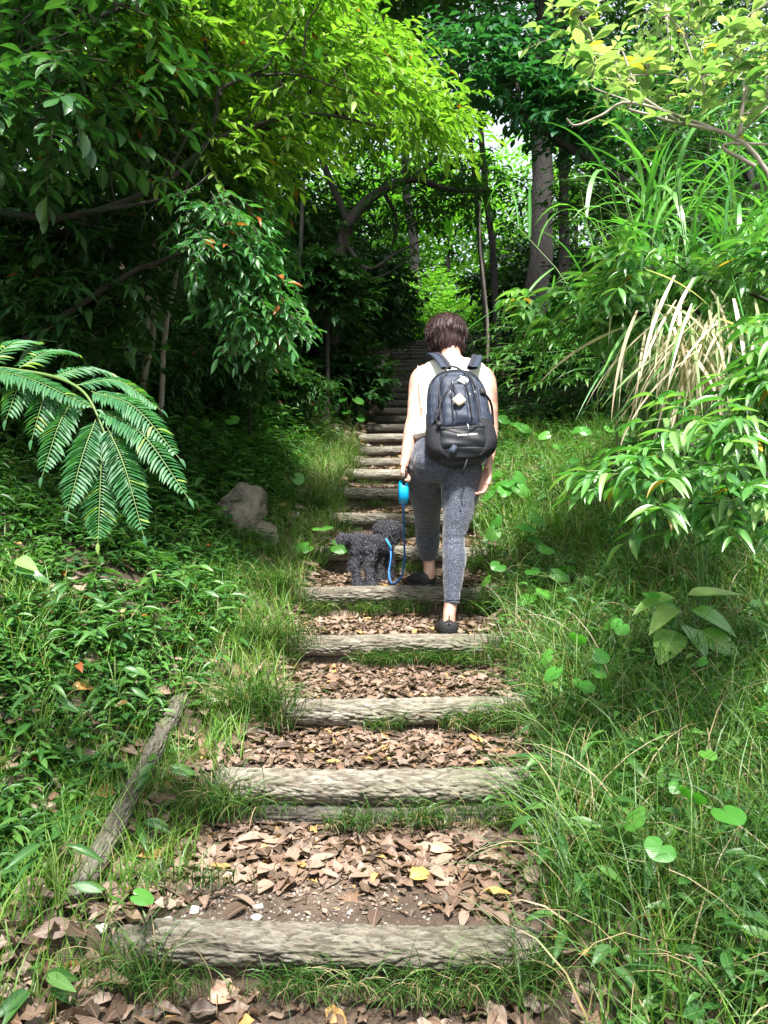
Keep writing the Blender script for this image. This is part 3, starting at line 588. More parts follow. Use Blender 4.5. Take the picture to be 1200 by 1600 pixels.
for k, (px, py, d, s, lab) in enumerate([(930, 480, 8.5, .8, 'dark shrub behind the two-tone bough'), (1080, 330, 8.0, 1.2, 'dense dark shrub behind the arching tall grass'), (1200, 440, 7.2, 1.1, 'dense dark shrub at the right edge behind the tall grass'),
        (1040, 300, 10.5, 1.2, 'dense shrub between the thick trunk and the tall grass'), (860, 560, 11.0, .5, 'low dark bush at the foot of the thickest trunk'), (1120, 560, 6.0, .7, 'green bush hidden behind the drooping straw'),
        (730, 515, 19.5, .9, 'bush with glow-bright leaves right of the top steps'), (560, 470, 14.5, 1.1, 'shadowed bush under the arching tree'), (480, 540, 10.6, .8, 'shadowed bush left of the slanting pole'), (370, 575, 8.0, .5, 'shadowed leafy bush below the hanging sprays'),
        (300, 590, 7.6, .55, 'shadowed leafy bush under the bank trees'), (640, 505, 20, 1.0, 'bush with glow-bright leaves over the end of the stairs'), (860, 450, 17, 1.2, 'dark bush behind the thin pale pole trunk'),
        (545, 400, 17, 1.2, 'dark bush framed by the arching limb'), (130, 560, 7.5, .8, 'shadowed bush above the big fern'), (440, 440, 12, 1.2, 'shadowed bush in the black hollow'), (900, 380, 16, 1.8, 'tall dark bush beyond the slimmer trunk'), (1100, 200, 13, 2.0, 'tall dark bush beyond the pale-leaved tree'), (540, 590, 9.9, .45, 'small shadowed bush beside the dark flight'), (430, 370, 10.9, 1.2, 'dense black-green bush behind the hanging sprays'), (575, 450, 12.8, .8, 'dark bush directly under the arching limb'), (512, 440, 9.4, .5, 'leafy bush wrapped around the arching tree\'s lower trunk'), (800, 455, 15.2, .8, 'dark bush between the pole-thin trunk and the thick trunk'), (660, 480, 22, 1.3, 'dark bush closing the end of the stairs above the walker\'s hair'), (700, 500, 21, 1.0, 'bush with glow-bright leaves just right of the stair top'), (590, 500, 17.5, .8, 'dark bush just left of the stair top')]):
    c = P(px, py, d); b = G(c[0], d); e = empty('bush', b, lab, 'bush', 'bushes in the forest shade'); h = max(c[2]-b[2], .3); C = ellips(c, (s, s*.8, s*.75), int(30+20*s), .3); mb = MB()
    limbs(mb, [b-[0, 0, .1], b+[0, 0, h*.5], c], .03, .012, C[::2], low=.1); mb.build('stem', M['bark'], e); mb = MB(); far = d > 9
    sprays(mb, C, .28*s+.12, 9, 7, .10 if not far else .14, .04 if not far else .065, LEAF3); mb.build('foliage', [M['far' if d > 19 else 'cover' if d < 9 and px < 700 else 'dark'], M['twig']], e)  # bushes beyond the stair top coloured bright to stand in for the glow
# sunlit far trees in the gap
for k, (px, py, d, s, lab) in enumerate([(700, 400, 27, 3.0, 'bright yellow-green tree in the far clearing'), (640, 340, 31, 3.2, 'hazy light green tree behind the bright far clearing tree'), (770, 330, 30, 3.4, 'light green far tree under the white sky gap'),
        (560, 380, 30, 3.2, 'light green far tree behind the arching limb'), (900, 330, 27, 3.6, 'far tree glimpsed right of the thick trunk'), (460, 300, 27, 4.0, 'far tree behind the black hollow'), (1050, 300, 25, 4.2, 'far tree behind the tall grass'), (1230, 260, 24, 4.2, 'far tree at the right edge of the wood'), (300, 260, 24, 4.2, 'far tree behind the pale straight trunk'), (80, 240, 22, 4.4, 'far tree at the left edge of the wood')]):
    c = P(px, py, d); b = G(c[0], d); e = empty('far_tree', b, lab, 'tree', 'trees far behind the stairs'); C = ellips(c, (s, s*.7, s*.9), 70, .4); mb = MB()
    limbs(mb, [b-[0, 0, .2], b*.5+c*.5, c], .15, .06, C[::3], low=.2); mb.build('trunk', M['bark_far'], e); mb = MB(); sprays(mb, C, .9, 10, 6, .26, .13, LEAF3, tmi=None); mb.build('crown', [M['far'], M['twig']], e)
mb = MB(); C = np.stack([RNG.uniform(-34, 34, 620), RNG.uniform(36, 44, 620), RNG.uniform(4, 15, 620)], 1)
keep = ~((np.abs(C[:, 0]/C[:, 1]*F+600-790) < 70) & ((CAM_Z-C[:, 2])/C[:, 1]*F+800 < 260)); sprays(mb, C[keep], 1.5, 8, 6, .42, .22, SIMPLE, tmi=None)
tag(mb.build('distant_wood', [M['canopy']]), 'green mass of distant forest closing the view', 'forest', kind='stuff')

for lab, (x, y), z, cr, n in [('high crowned tree far right of the dark flight, its crown added above the path for shade', (6.5, 10.0), 9.9, (2.4, 2.6, .8), 90), ('high crowned tree left of the dark flight, its crown added above the view for shade', (-2.6, 10.2), 10.6, (3.4, 3.4, 1.2), 110), ('high crowned tree right of the dark flight, its crown added above the view for shade', (4.6, 8.0), 9.6, (2.4, 2.0, 1.0), 70), ('high crowned tree left of the sunlit steps, its crown added above the view for shade', (-3.4, 6.6), 8.6, (2.2, 2.4, 1.0), 42), ('high crowned tree behind the top of the stairs, its crown added above the view for shade', (1.8, 13.5), 12.8, (4.0, 3.4, 1.4), 120)]:
    b = G(x, y); t = np.array([{4.6: 1.35, 6.5: .2}.get(x, x*.45), y, z]); C = ellips(t, cr, n, .1)
    tree('canopy_shade_tree', b, lab, 'tree', [b-[0, 0, .3], b+(t-b)*.4+[.1, 0, 0], t], .05, .03, C, .8, 'canopy', 'bark_far', ntw=9, nlf=8, L=.15, W=.065, tm=LEAF3, low=.6, group='tall forest trees behind the stairs')  # unseen crowns added above the view to shade the upper flight
# ------------------------------------------------------------------ tall grass, straw, foreground blades
def Hd(a): return np.stack([np.cos(a), np.sin(a), np.zeros_like(a)], 1)
def tallgrass(label, cx, cy_, n, h0, h1, spread):
    b = G(cx, cy_); e = empty('tall_grass_clump', b, label, 'tall grass', 'tall grass clumps'); mc = MB(); ml = MB()
    for i in range(n):
        p = b+[RNG.normal()*spread, RNG.normal()*spread*.6, -.02]; h = RNG.uniform(h0, h1); ln = RNG.normal(size=2)*.14
        pts = np.array([p+[ln[0]*t*t*h, ln[1]*t*t*h, t*h] for t in np.linspace(0, 1, 6)]); mc.tube(pts, np.linspace(.006, .002, 6), 5, cap=False)
        k = 9; t = RNG.uniform(.3, 1, k); q = np.array([p+[ln[0]*u*u*h, ln[1]*u*u*h, u*h] for u in t]); a = RNG.uniform(0, 2*PI, k)
        ml.blades(q, Hd(a), RNG.uniform(.5, .9, k), RNG.uniform(.020, .034, k), RNG.uniform(.1, .35, k), RNG.uniform(1.0, 2.7, k), 9, twist=.35, pw=2.2)
    mc.build('culms', M['stem'], e); ml.build('blades', M['silver'], e)
tallgrass('tall arching grass clump standing behind the sunlit shrub layer', 1.75, 4.75, 30, 1.7, 2.5, .24)
tallgrass('tall arching grass clump behind the pale-leaved tree, nearest the right edge', 2.75, 5.5, 20, 1.7, 2.5, .28)
def droop(name, label, C, n, L0, L1, mat, spreadx, amean, asd, w=.016, cat='dry grass', th=(1.9, 2.8), bd=(.3, .75)):
    b = np.array(C); e = empty(name, G(b[0], b[1]), label, cat); mb = MB(); a = RNG.normal(amean, asd, n)
    mb.blades(b+RNG.normal(size=(n, 3))*np.array([spreadx, .12, .06]), Hd(a), RNG.uniform(L0, L1, n), RNG.uniform(.6, 1.2, n)*w, RNG.uniform(*th, n), RNG.uniform(*bd, n), 8, twist=.6, pw=2.4)
    g = G(b[0], b[1]); mc = MB(); k = 5; A_ = g+RNG.normal(size=(k, 3))*[.08, .08, 0]; mc.stems(A_, b+RNG.normal(size=(k, 3))*.06, .0035); mc.build('culms', M['sedge'], e); mb.build('blades', M[mat], e)
droop('straw_clump', 'bleached dead grass blades hanging in a drooping bunch above the slope', P(1080, 508, 3.5), 130, .34, .60, 'straw', .12, -2.3, .8)
droop('drooping_grass', 'green and tan grass blades drooping beside the bleached bunch', P(1130, 508, 3.7), 90, .4, .7, 'silver', .2, -1.9, .8)
droop('drooping_grass', 'narrow green blades hanging behind the sunlit shrub layer', P(1010, 440, 4.5), 70, .5, .8, 'silver', .25, -2.3, .9)
mb = MB(); b = G(1.35, 2.35); e = empty('broad_grass_blades', b, 'long broad blue-green blades rising at the right edge near the camera', 'tall grass')
aa = np.radians([150, 95, 60, 170, 120, 200, 40]); mb.blades(np.repeat([b], 7, 0)+RNG.normal(size=(7, 3))*[.05, .05, 0], Hd(aa), np.array([.95, .9, .8, .6, .85, .55, .7]), np.array([.022]*7), np.array([-.35, -.1, .1, .2, 0, .3, .1]), np.array([.8, 1.2, 1.5, 1.3, 1.9, 1.2, 1.4]), 12, pw=3); mb.build('blades', M['silver'], e)

# ------------------------------------------------------------------ ferns
def pinna(mb, ms, A, B, sag, n, L, W, tm=LANCE, nup=(0, -.45, .9)):
    A = np.asarray(A); B = np.asarray(B); m = (A+B)/2+np.array([0, 0, sag]); c = curve([A, m, B], max(6, n//2)); 
    t = np.linspace(.04, .97, n); idx = t*(len(c)-1); i = np.minimum(idx.astype(int), len(c)-2); p = c[i]+(c[i+1]-c[i])*(idx-i)[:, None]; d = nrm(c[i+1]-c[i])
    N = np.asarray(nup); S = nrm(np.cross(d, N)); prof = np.sin(np.clip(t*.92+.12, 0, 1)*PI)**.5
    for s in (-1, 1):
        l = L*prof*RNG.uniform(.85, 1.1, n); mb.place(tm, p, S*s*.9+d*.55+unit(n)*.06, N+unit(n)*.15, l, np.full(n, W), 0, RNG.uniform(.3, 1.4, n))
    mb.place(tm, c[-1:], d[-1:], N, L*.5, W); ms.tube(c, np.linspace(.0022, .001, len(c)), 5, cap=False)
b = G(-1.75, 2.6); e = empty('large_fern', b, 'big glossy fern arching in from the left edge, pinnate fronds hanging down', 'fern'); mb = MB(); ms = MB()
R_ = curve([b, P(-210, 640, 2.4), P(-70, 580, 2.25), P(50, 582, 2.2), P(125, 608, 2.15), P(160, 668, 2.1), P(180, 735, 2.08)], 8); ms.tube(R_, np.linspace(.008, .002, len(R_)), 6)
for A, B, s, dA_, dB in [((86, 598), (50, 686), .03, 2.17, 2.1), ((118, 620), (66, 744), .03, 2.16, 2.05), ((150, 655), (106, 800), .02, 2.13, 2.0), ((160, 680), (153, 848), .0, 2.1, 2.0), ((168, 668), (224, 836), .03, 2.1, 2.0),
        ((157, 640), (294, 778), .045, 2.14, 2.02), ((143, 612), (280, 716), .045, 2.16, 2.08), ((120, 602), (250, 640), .045, 2.2, 2.25), ((176, 720), (214, 770), .01, 2.08, 2.04), ((50, 584), (10, 655), .03, 2.2, 2.12), ((10, 575), (-40, 640), .03, 2.22, 2.14),
        ((80, 590), (190, 592), .03, 2.22, 2.4), ((30, 575), (120, 555), .03, 2.22, 2.5), ((-20, 570), (60, 535), .03, 2.25, 2.5), ((-60, 575), (-110, 660), .03, 2.25, 2.2)]:
    L = math.hypot(A[0]-B[0], A[1]-B[1]); pinna(mb, ms, P(*A, dA_), P(*B, dB), s, int(6+L/6.2), .062, .0105)
# the frond's dense inner run
pinna(mb, ms, P(-70, 575, 2.2), P(150, 640, 2.1), .03, 40, .062, .0105)
mb.build('fronds', M['fern'], e); ms.build('stalks', M['stem'], e)
def small_fern(label, x, y, n, L, group='small ferns on the bank', a0=0, a1=2*PI, mat='fern', pl=.045):
    b = G(x, y); e = empty('fern', b, label, 'fern', group); mb = MB(); ms = MB()
    for i in range(n):
        a = a0+(a1-a0)*(i+.5)/n+RNG.uniform(-.2, .2); l = L*RNG.uniform(.8, 1.1); tip = b+[math.cos(a)*l, math.sin(a)*l, l*.15]; pinna(mb, ms, b+[0, 0, .02], tip, l*.38, int(l/.022), pl, .012, LEAF3, (0, 0, 1))
    mb.build('fronds', M[mat], e); ms.build('stalks', M['stem'], e)
small_fern('small fern spreading fans beneath the low bank trees', -2.2, 5.1, 8, .55); small_fern('feathery fern at the bank top left of the hanging sprays', -1.9, 6.2, 8, .6)
small_fern('small fern in grass behind the walker on the right slope', 1.55, 6.3, 7, .4); small_fern('fern half hidden under the drooping dead grass', 1.75, 4.7, 7, .4)
small_fern('dim fern low in the shade under the big fern', -1.75, 3.0, 7, .38); small_fern('dim fern on the dark bank left of the upper flight', -1.3, 8.4, 8, .5); small_fern('dim fern right above the boulder on the bank', -1.5, 6.0, 7, .4)
small_fern('fern tuft at the foot of the right slope shrubs', 1.5, 3.3, 6, .3)

# ------------------------------------------------------------------ small broadleaf plants
def plant(name, label, x, y, leaves, tm, mat, group=None, cat='plant', stem_r=.0022, base=None):
    "leaves: (azimuth deg, reach, height, length, width, pitch) from one base"
    b = G(x, y) if base is None else np.array(base); e = empty(name, b, label, cat, group); ml = MB(); ms = MB()
    for az, rc, h, L, W, pit in leaves:
        a = math.radians(az); dh = np.array([math.cos(a), math.sin(a), 0]); q = b+dh*rc+[0, 0, h]
        ms.tube(curve([b, b+dh*rc*.35+[0, 0, h*.7], q], 4), [stem_r]*9, 5, cap=False); dd = dh*math.cos(pit)+np.array([0, 0, math.sin(pit)])
        ml.place(tm, [q], [dd-np.array([0, .25, .15])], [np.array([0, 0, 1.])*math.cos(pit)-dh*math.sin(pit)+RNG.normal(size=3)*.3+[0, -.75, 0]], [L], [W], 0, [RNG.uniform(.5, 1.3)])
    ml.build('leaves', M[mat], e); ms.build('stems', M['stem'], e); return e
def atpx(px, py, dz=0.):
    "where the sight line through a photo pixel meets the terrain (raised by dz)"
    r = P(px, py, 1.)-[0, 0, CAM_Z]; d = 1.6
    while d < 40 and CAM_Z+r[2]*d > H(r[0]*d, d)+dz: d += .02
    return r[0]*d, d
def rosl(n, rc, h, L, W, pit=-.1, jit=.3): return [(360*i/n*2.4+RNG.uniform(-20, 20), rc*RNG.uniform(1-jit, 1+jit), h*RNG.uniform(1-jit, 1+jit), L*RNG.uniform(.75, 1.15), W*RNG.uniform(.8, 1.15), pit+RNG.uniform(-.25, .2)) for i in range(n)]
x, y = atpx(1065, 1075)
plant('oval_leaf_plant', 'young plant with seven large oval glossy leaves low on the right slope', x, y, [(190, .03, .37, .21, .09, .1), (20, .03, .38, .24, .08, .25), (215, .04, .33, .21, .085, -.05), (-15, .04, .32, .19, .11, -.2), (225, .06, .24, .21, .13, -.35), (-75, .03, .26, .18, .11, -.5), (-30, .07, .24, .19, .11, -.4), (100, .03, .3, .16, .08, 0)], OV7, 'oval', stem_r=.003)
for px, py, n, h, L, W, lab in [(862, 800, 6, .13, .10, .042, 'pale long-leaved seedling on the slope beside the walker\'s hand'), (860, 895, 6, .09, .085, .036, 'whitish-leaved seedling low on the slope right of the sunlit leg'),
        (1190, 990, 6, .12, .10, .04, 'broad-leaved seedling tucked under the glossy shrub'), (20, 935, 5, .12, .12, .055, 'bright leaved seedling at the left picture edge'), (60, 1585, 7, .08, .10, .035, 'fresh seedling in the bottom left corner'), (1060, 1590, 6, .08, .10, .035, 'fresh seedling at the bottom edge right of the steps'),
        (520, 690, 6, .12, .06, .03, 'small leafy plant on the grass verge left of the pale logs'), (250, 1245, 7, .10, .09, .028, 'long-leaved weed beside the thin edging pole'), (210, 1330, 6, .09, .09, .028, 'maple-leaved weed at the lower end of the edging pole'), (1140, 1330, 6, .1, .07, .03, 'small leafy weed deep in the right grass')]:
    x, y = atpx(px, py); plant('seedling', lab, x, y, rosl(n, .03, h, L, W), OV7 if W > .034 else LANCE6, 'shrub' if py < 1000 else 'cover', 'seedlings beside the stairs')
for px, py, n, h, s, lab, tm in [(545, 672, 7, .17, .075, 'round-leaved plant glowing bright at the left edge of the stairs', ROUND), (345, 712, 4, .12, .085, 'round-leaved plant on the dim bank above the boulder', ROUND), (497, 890, 3, .10, .085, 'two big round leaves at the stair edge left of the dog', ROUND), (443, 785, 2, .05, .07, 'single round leaf beside the bank boulder', ROUND),
        (832, 605, 4, .2, .085, 'round-leaved plant in the grass above the walker\'s shoulder', ROUND), (800, 700, 6, .16, .08, 'round leaves in the grass right of the backpack', ROUND), (790, 812, 7, .15, .075, 'bright heart leaves below the walker\'s free hand', HEART), (800, 880, 5, .12, .08, 'heart leaves at knee height right of the sunlit leg', HEART), (760, 770, 4, .12, .07, 'heart leaves just behind the walker\'s free hand', HEART),
        (840, 955, 3, .09, .075, 'lime heart leaf above the grass right of the rear shoe', HEART), (890, 945, 2, .08, .06, 'pair of lime heart leaves farther up the slope from the shoe', HEART), (925, 645, 5, .14, .07, 'pale heart-leaved vine at the slope top', HEART), (960, 700, 4, .12, .06, 'heart leaves before the dark gap under the straw', HEART),
        (1085, 1300, 3, .1, .055, 'dark green heart-leaved vine in the right grass', HEART), (1040, 1290, 2, .08, .05, 'little heart-leaved vine beside the darker one', HEART), (155, 1530, 2, .1, .065, 'single lime heart leaf left of the stake', HEART), (1150, 1180, 5, .13, .05, 'heart-leaved vine at the right edge below the oval leaves', HEART), (1010, 715, 3, .12, .12, 'broad yellowing leaf under the dead grass bunch', HEART)]:
    x, y = atpx(px, py); f = .8+.09*y; plant('heart_leaf_plant' if tm is HEART else 'round_leaf_plant', lab, x, y, rosl(n, .06, h*1.25+.06, s*f*(.8 if y < 3.1 else 1.15), s*f*(.8 if y < 3.1 else 1.15), -.15, .5), tm, 'butter', 'round and heart leaved plants by the stairs')

# ------------------------------------------------------------------ boulder, stones
def rock(name, label, c, r, seed, cat, flat=.8, group=None, mat='rock'):
    mb = MB(); nu, nv = (64, 44) if r[0] > .1 else (20, 14); V = []; rr_ = random.Random(seed*77); planes = [(Vector((rr_.gauss(0, 1), rr_.gauss(0, 1), rr_.gauss(0, 1))).normalized(), rr_.uniform(.72, 1.05)) for _ in range(17)]
    for i in range(nv+1):
        for j in range(nu):
            th = PI*i/nv; ph = 2*PI*j/nu; v = Vector((math.sin(th)*math.cos(ph), math.sin(th)*math.sin(ph), math.cos(th)))
            q = v; s = min(dk/max(.05, v.dot(nk)) for nk, dk in planes); s = min(s, 1.35)*(1+.05*mnoise.noise(v*4+Vector((seed, 0, 0)))+.03*mnoise.noise(v*10)); V.append((q.x*s*r[0]*.8, q.y*s*r[1]*.8, q.z*s*r[2]*.8))
    i = np.arange(nv)[:, None]*nu; j = np.arange(nu)[None]; jn = (j+1) % nu; mb.add(V, np.stack([i+j, i+nu+j, i+nu+jn, i+jn], -1).reshape(-1, 4))
    o = mb.build(name, M[mat]); o.location = [float(v) for v in c]; return tag(o, label, cat, group)
M['rock'] = None
m, nt, bb, out = newmat('mossy_rock'); co = coords(nt); n = tex(nt, 'Noise', 7, co, Detail=8, Roughness=.7); n2 = tex(nt, 'Noise', 18, co, Detail=6); n3 = tex(nt, 'Voronoi', 9, co, feature='DISTANCE_TO_EDGE')
c = ramp(nt, n.outputs[0], [(.35, (.05, .043, .032)), (.5, (.17, .145, .11)), (.72, (.30, .265, .21))]); c = mix(nt, ramp(nt, n2.outputs[0], [(.52, (0, 0, 0)), (.66, (.8, .8, .8))]), c, (.12, .13, .06)); c = mix(nt, ramp(nt, n3.outputs[0], [(0, (.35, .35, .35)), (.02, (0, 0, 0))]), c, (.05, .045, .035))
nt.links.new(c, bb.inputs['Base Color']); bb.inputs['Roughness'].default_value = .85; nt.links.new(bump(nt, math_n(nt, 'ADD', n.outputs[0], n2.outputs[0]), .8, .04), bb.inputs['Normal']); M['rock'] = m
M['stone'] = plain('pale_stone', (.38, .36, .31), .7, nscale=12, namt=.3)
x, y = atpx(372, 835); rock('boulder', 'lichen stained tan boulder lying in the weeds of the left bank', G(x, y, .10), (.24, .18, .21), 4.2, 'boulder')
x, y = atpx(408, 845); rock('boulder', 'lower rounded boulder leaning against the tan boulder\'s right side', G(x, y-.03, .05), (.13, .12, .12), 9.1, 'boulder')
x, y = atpx(465, 812); rock('small_stone', 'small pale stone in grass between the boulder and the stairs', G(x, y, .02), (.035, .03, .03), 2, 'stone', mat='stone')
sp = [(305, 1428, .022, 'white quartz pebble at the left end of the lowest tread'), (262, 1441, .02, 'bluish white pebble touching the lowest log'), (362, 1375, .03, 'flat grey stone slab among the lowest tread\'s leaves'), (243, 1412, .018, 'upright white pebble near the stake'), (400, 1440, .02, 'flat white pebble just behind the lowest log'), (270, 1371, .022, 'greenish rounded stone at the left of the lowest tread'), (404, 1425, .018, 'pale bluish pebble in the bare soil patch'), (160, 1463, .022, 'rounded brown-grey stone left of the stake'), (330, 1105, .05, 'white stone beside the grass tuft above the edging pole')]
for k, (px, py, r, lab) in enumerate(sp):
    x, y = atpx(px, py); rock('pebble', lab, G(x, y, r*.3), (r, r*.8, r*.55), k*3.3+1, 'pebble', group='pebbles beside the lowest log', mat='stone')
mb = MB(); n = 3200; yy = RNG.uniform(2.17, 2.8, n); xx = xc(yy)-RNG.beta(1.6, 1.4, n)*.75+.25
octV = np.array([(1, 0, 0), (0, 1, 0), (-1, 0, 0), (0, -1, 0), (0, 0, 1), (0, 0, -1)]); octF = np.array([[0, 1, 4], [1, 2, 4], [2, 3, 4], [3, 0, 4], [1, 0, 5], [2, 1, 5], [3, 2, 5], [0, 3, 5]])
r = .0018+.009*RNG.uniform(0, 1, n)**3; V = octV[None]*r[:, None, None]*RNG.uniform(.5, 1.2, (n, 6, 1))*np.array([1, 1, .6])+np.stack([xx, yy, H(xx, yy)-r*.25], 1)[:, None]
mb.add(V.reshape(-1, 3), (octF[None]+(np.arange(n)*6)[:, None, None]).reshape(-1, 3)); M['grit'] = leafmat('mixed_grit', [(.10, .09, .08), (.26, .24, .21), (.16, .14, .12), (.42, .40, .36)], .0, .8, .3, veinf=0)
tag(mb.build('gravel', M['grit']), 'fine pale gravel scattered on the lowest tread', 'gravel', kind='stuff')

# ------------------------------------------------------------------ fallen leaves
def flat_N(x, y, e=.02): return nrm(np.stack([-(H(x+e, y)-H(x-e, y))/(2*e), -(H(x, y+e)-H(x, y-e))/(2*e), np.ones_like(x)], 1))
def litter(name, label, xs, ys, L0, L1, lift, tilt=.5):
    n = len(xs); N = flat_N(xs, ys); N[:, 2] = np.maximum(N[:, 2], .35); N = nrm(N)
    a = RNG.uniform(0, 2*PI, n); D = Hd(a); D[:, 2] = RNG.uniform(-.15, .3, n); L = RNG.uniform(L0, L1, n)
    mb = MB(); p = np.stack([xs, ys, H(xs, ys)+RNG.uniform(.002, lift, n)], 1); h = n//2
    nt_ = 10; idx = RNG.integers(0, nt_, n)
    for q in range(nt_):
        s = idx == q; m = int(s.sum()); mb.place(T_dead(q) if q % 2 else T_leaf(['ovate', 'lance', 'obov'][q % 3], 6, .18+.04*q, .2), p[s], D[s], N[s]+unit(m)*tilt*RNG.uniform(.2, 1.2, (m, 1)), L[s], L[s]*RNG.uniform(.3, .62, m), 0, RNG.uniform(.3, 1.5, m))
    tag(mb.build(name, M['litter']), label, 'fallen leaves', kind='stuff')
def treadpts(n, y0, y1, pw=1.):
    y = RNG.uniform(y0, y1, n); i = np.searchsorted(LY, y, side='right')-1; f = (y-LY[i])/(LY[np.minimum(i+1, len(LY)-1)]-LY[i]); keep = (RNG.uniform(0, 1, n) < .25+f) & (f > .1) & (f < .97)
    y = y[keep]; return xc(y)+RNG.uniform(-1, 1, len(y))*(hw(y)+.06), y
x, y = treadpts(2900, 2.15, 2.86); k = ~((y < 2.42) & (np.abs(x+.2) < .38) & (RNG.uniform(0, 1, len(x)) < .88)); litter('fallen_leaves', 'large pinkish brown dead leaves covering the lowest tread', x[k], y[k], .035, .10, .024, .38)
x, y = treadpts(9500, 2.86, 5.3); litter('fallen_leaves', 'brown dead leaves covering the middle treads', x, y, .03, .08, .02, .4)
x, y = treadpts(9000, 5.3, 9.3); litter('fallen_leaves', 'brown dead leaves covering the upper sunlit treads', x, y, .04, .09, .03)
x, y = treadpts(3000, 9.3, 18); litter('fallen_leaves', 'dim dead leaves on the dark upper flight', x, y, .05, .1, .02)
x, y = treadpts(16000, 2.15, 6.5); litter('leaf_fragments', 'crumbled leaf fragments and bark chips between the whole leaves', x, y, .008, .03, .014, .4)
y = RNG.uniform(1.5, 2.1, 900); x = RNG.uniform(-1.4, .6, 900); litter('fallen_leaves', 'curled dead leaves on the soil below the lowest log', x, y, .03, .09, .03, .9)
y = RNG.uniform(1.6, 9, 7000); x = xc(y)-hw(y)-.1-RNG.uniform(0, 1, 7000)**1.3*3.2; k = RNG.uniform(0, 1, 7000) < .35+.65*(snoise(x, y, 2.2, 4) > .1); litter('fallen_leaves', 'brown dead leaves between the weeds of the left bank', x[k], y[k], .04, .10, .03)
y = RNG.uniform(1.55, 3.2, 1500); x = xc(y)-hw(y)-RNG.uniform(0, 1, 1500)*1.1; litter('fallen_leaves', 'brown dead leaves around the stake and under the edging pole', x, y, .03, .10, .03, .8)
y = RNG.uniform(1.6, 8, 2500); x = xc(y)+hw(y)+RNG.uniform(0, 1, 2500)*2.2; litter('fallen_leaves', 'scattered dead leaves under the grass of the right slope', x, y, .04, .09, .04)
y = RNG.uniform(8.5, 16, 5000); x = xc(y)-hw(y)-RNG.uniform(0, 1, 5000)*2.6; litter('fallen_leaves', 'dead leaves on the dark bank left of the upper flight', x, y, .06, .12, .03)
for px, py, L, col, lab in [(112, 1095, .085, 1, 'broad golden dead leaf caught in weeds on the left bank'), (640, 1388, .08, 1, 'orange dead leaf in the middle of the lowest tread'), (672, 1345, .08, 0, 'pale tan dead leaf lying on the lowest tread\'s upper edge'), (1170, 1500, .11, 0, 'big curled brown leaf in the grass at the right edge'), (335, 1535, .1, 0, 'curled dead leaf below the lowest log')]:
    x, y = atpx(px, py); y -= .08 if py > 1500 else 0; mb = MB(); p = G(x, y, .03); mb.place(T_leaf('ovate', 8, .25, .3), [p], [nrm(np.array([.9, .2, .1]))], [(.1, -.6, .8)], L, L*.5, 0, [1.2])
    if 'gold' not in M: M['gold'] = plain('golden_dead_leaf', (.50, .25, .06), .5, nscale=40); M['tan'] = plain('tan_dead_leaf', (.36, .22, .15), .5, nscale=40)
    o = mb.build('fallen_leaf', M['gold' if col else 'tan'], origin=p); tag(o, lab, 'fallen leaf', 'single large fallen leaves')

# ------------------------------------------------------------------ grass and weeds
def scatter(n, x0, x1, y0, y1, f):
    x = RNG.uniform(x0, x1, n); y = y0+(y1-y0)*RNG.uniform(0, 1, n)**1.25; k = RNG.uniform(0, 1, n) < f(x, y); return x[k], y[k]
def grassmass(name, label, x, y, L0, L1, w, mat, b0=.5, b1=1.9, seg=4, t0=.5):
    n = len(x); mb = MB(); mb.blades(np.stack([x, y, H(x, y)-.01], 1), Hd(RNG.uniform(0, 2*PI, n)), RNG.uniform(L0, L1, n)*(1+.35*snoise(x, y, 2.1, 6)), RNG.uniform(.6, 1.3, n)*w, RNG.uniform(0, t0, n), RNG.uniform(b0, b1, n), seg, twist=.4)
    tag(mb.build(name, M[mat]), label, 'grass', kind='stuff')
def fR(x, y): dr = x-(xc(y)+hw(y)); return sst(-.06, .12, dr)*(.45+.55*(snoise(x, y, 3.3, 9) > -.25))*np.where(y > 8.5, .35, 1)
x, y = scatter(46000, .3, 3.6, 1.35, 10.5, fR); grassmass('slope_grass', 'long green grass covering the slope right of the stairs', x, y, .14, .34, .0055, 'grass')
x, y = scatter(14000, .45, 2.4, 1.3, 4.6, fR); grassmass('slope_grass', 'long arching dark sedge in the near right grass', x, y, .25, .5, .005, 'sedge', 1.0, 2.3, 6, .7)
def fV(x, y): dl = xc(y)-hw(y)-x; return sst(-.05, .08, dl)*sst(.8, .2, dl)*np.where(y > 9, .2, 1)*np.where(y < 3.6, .6, 1)
x, y = scatter(34000, -1.6, .3, 2.3, 10, fV); grassmass('verge_grass', 'thin bright grass along the left edge of the stairs', x, y, .10, .26, .0045, 'grass')
def fL(x, y): dl = xc(y)-hw(y)-x; return sst(.15, .5, dl)*(.2+.5*(snoise(x, y, 2.6, 12) > .1))*np.where(y > 6, .5, 1)
x, y = scatter(9000, -4.2, -.3, 1.5, 9, fL); grassmass('bank_grass', 'sparse grass among the weeds of the left bank', x, y, .08, .22, .006, 'sedge')
x, y = scatter(9000, -1.6, -.35, 1.45, 3.6, lambda x, y: sst(-.1, .25, (xc(y)-hw(y)-x)-.12)*(.15+.85*(snoise(x, y, 4.2, 31) > .0))); grassmass('bank_grass', 'grass in shaggy patches around the stake and edging pole', x, y, .10, .26, .005, 'grass')
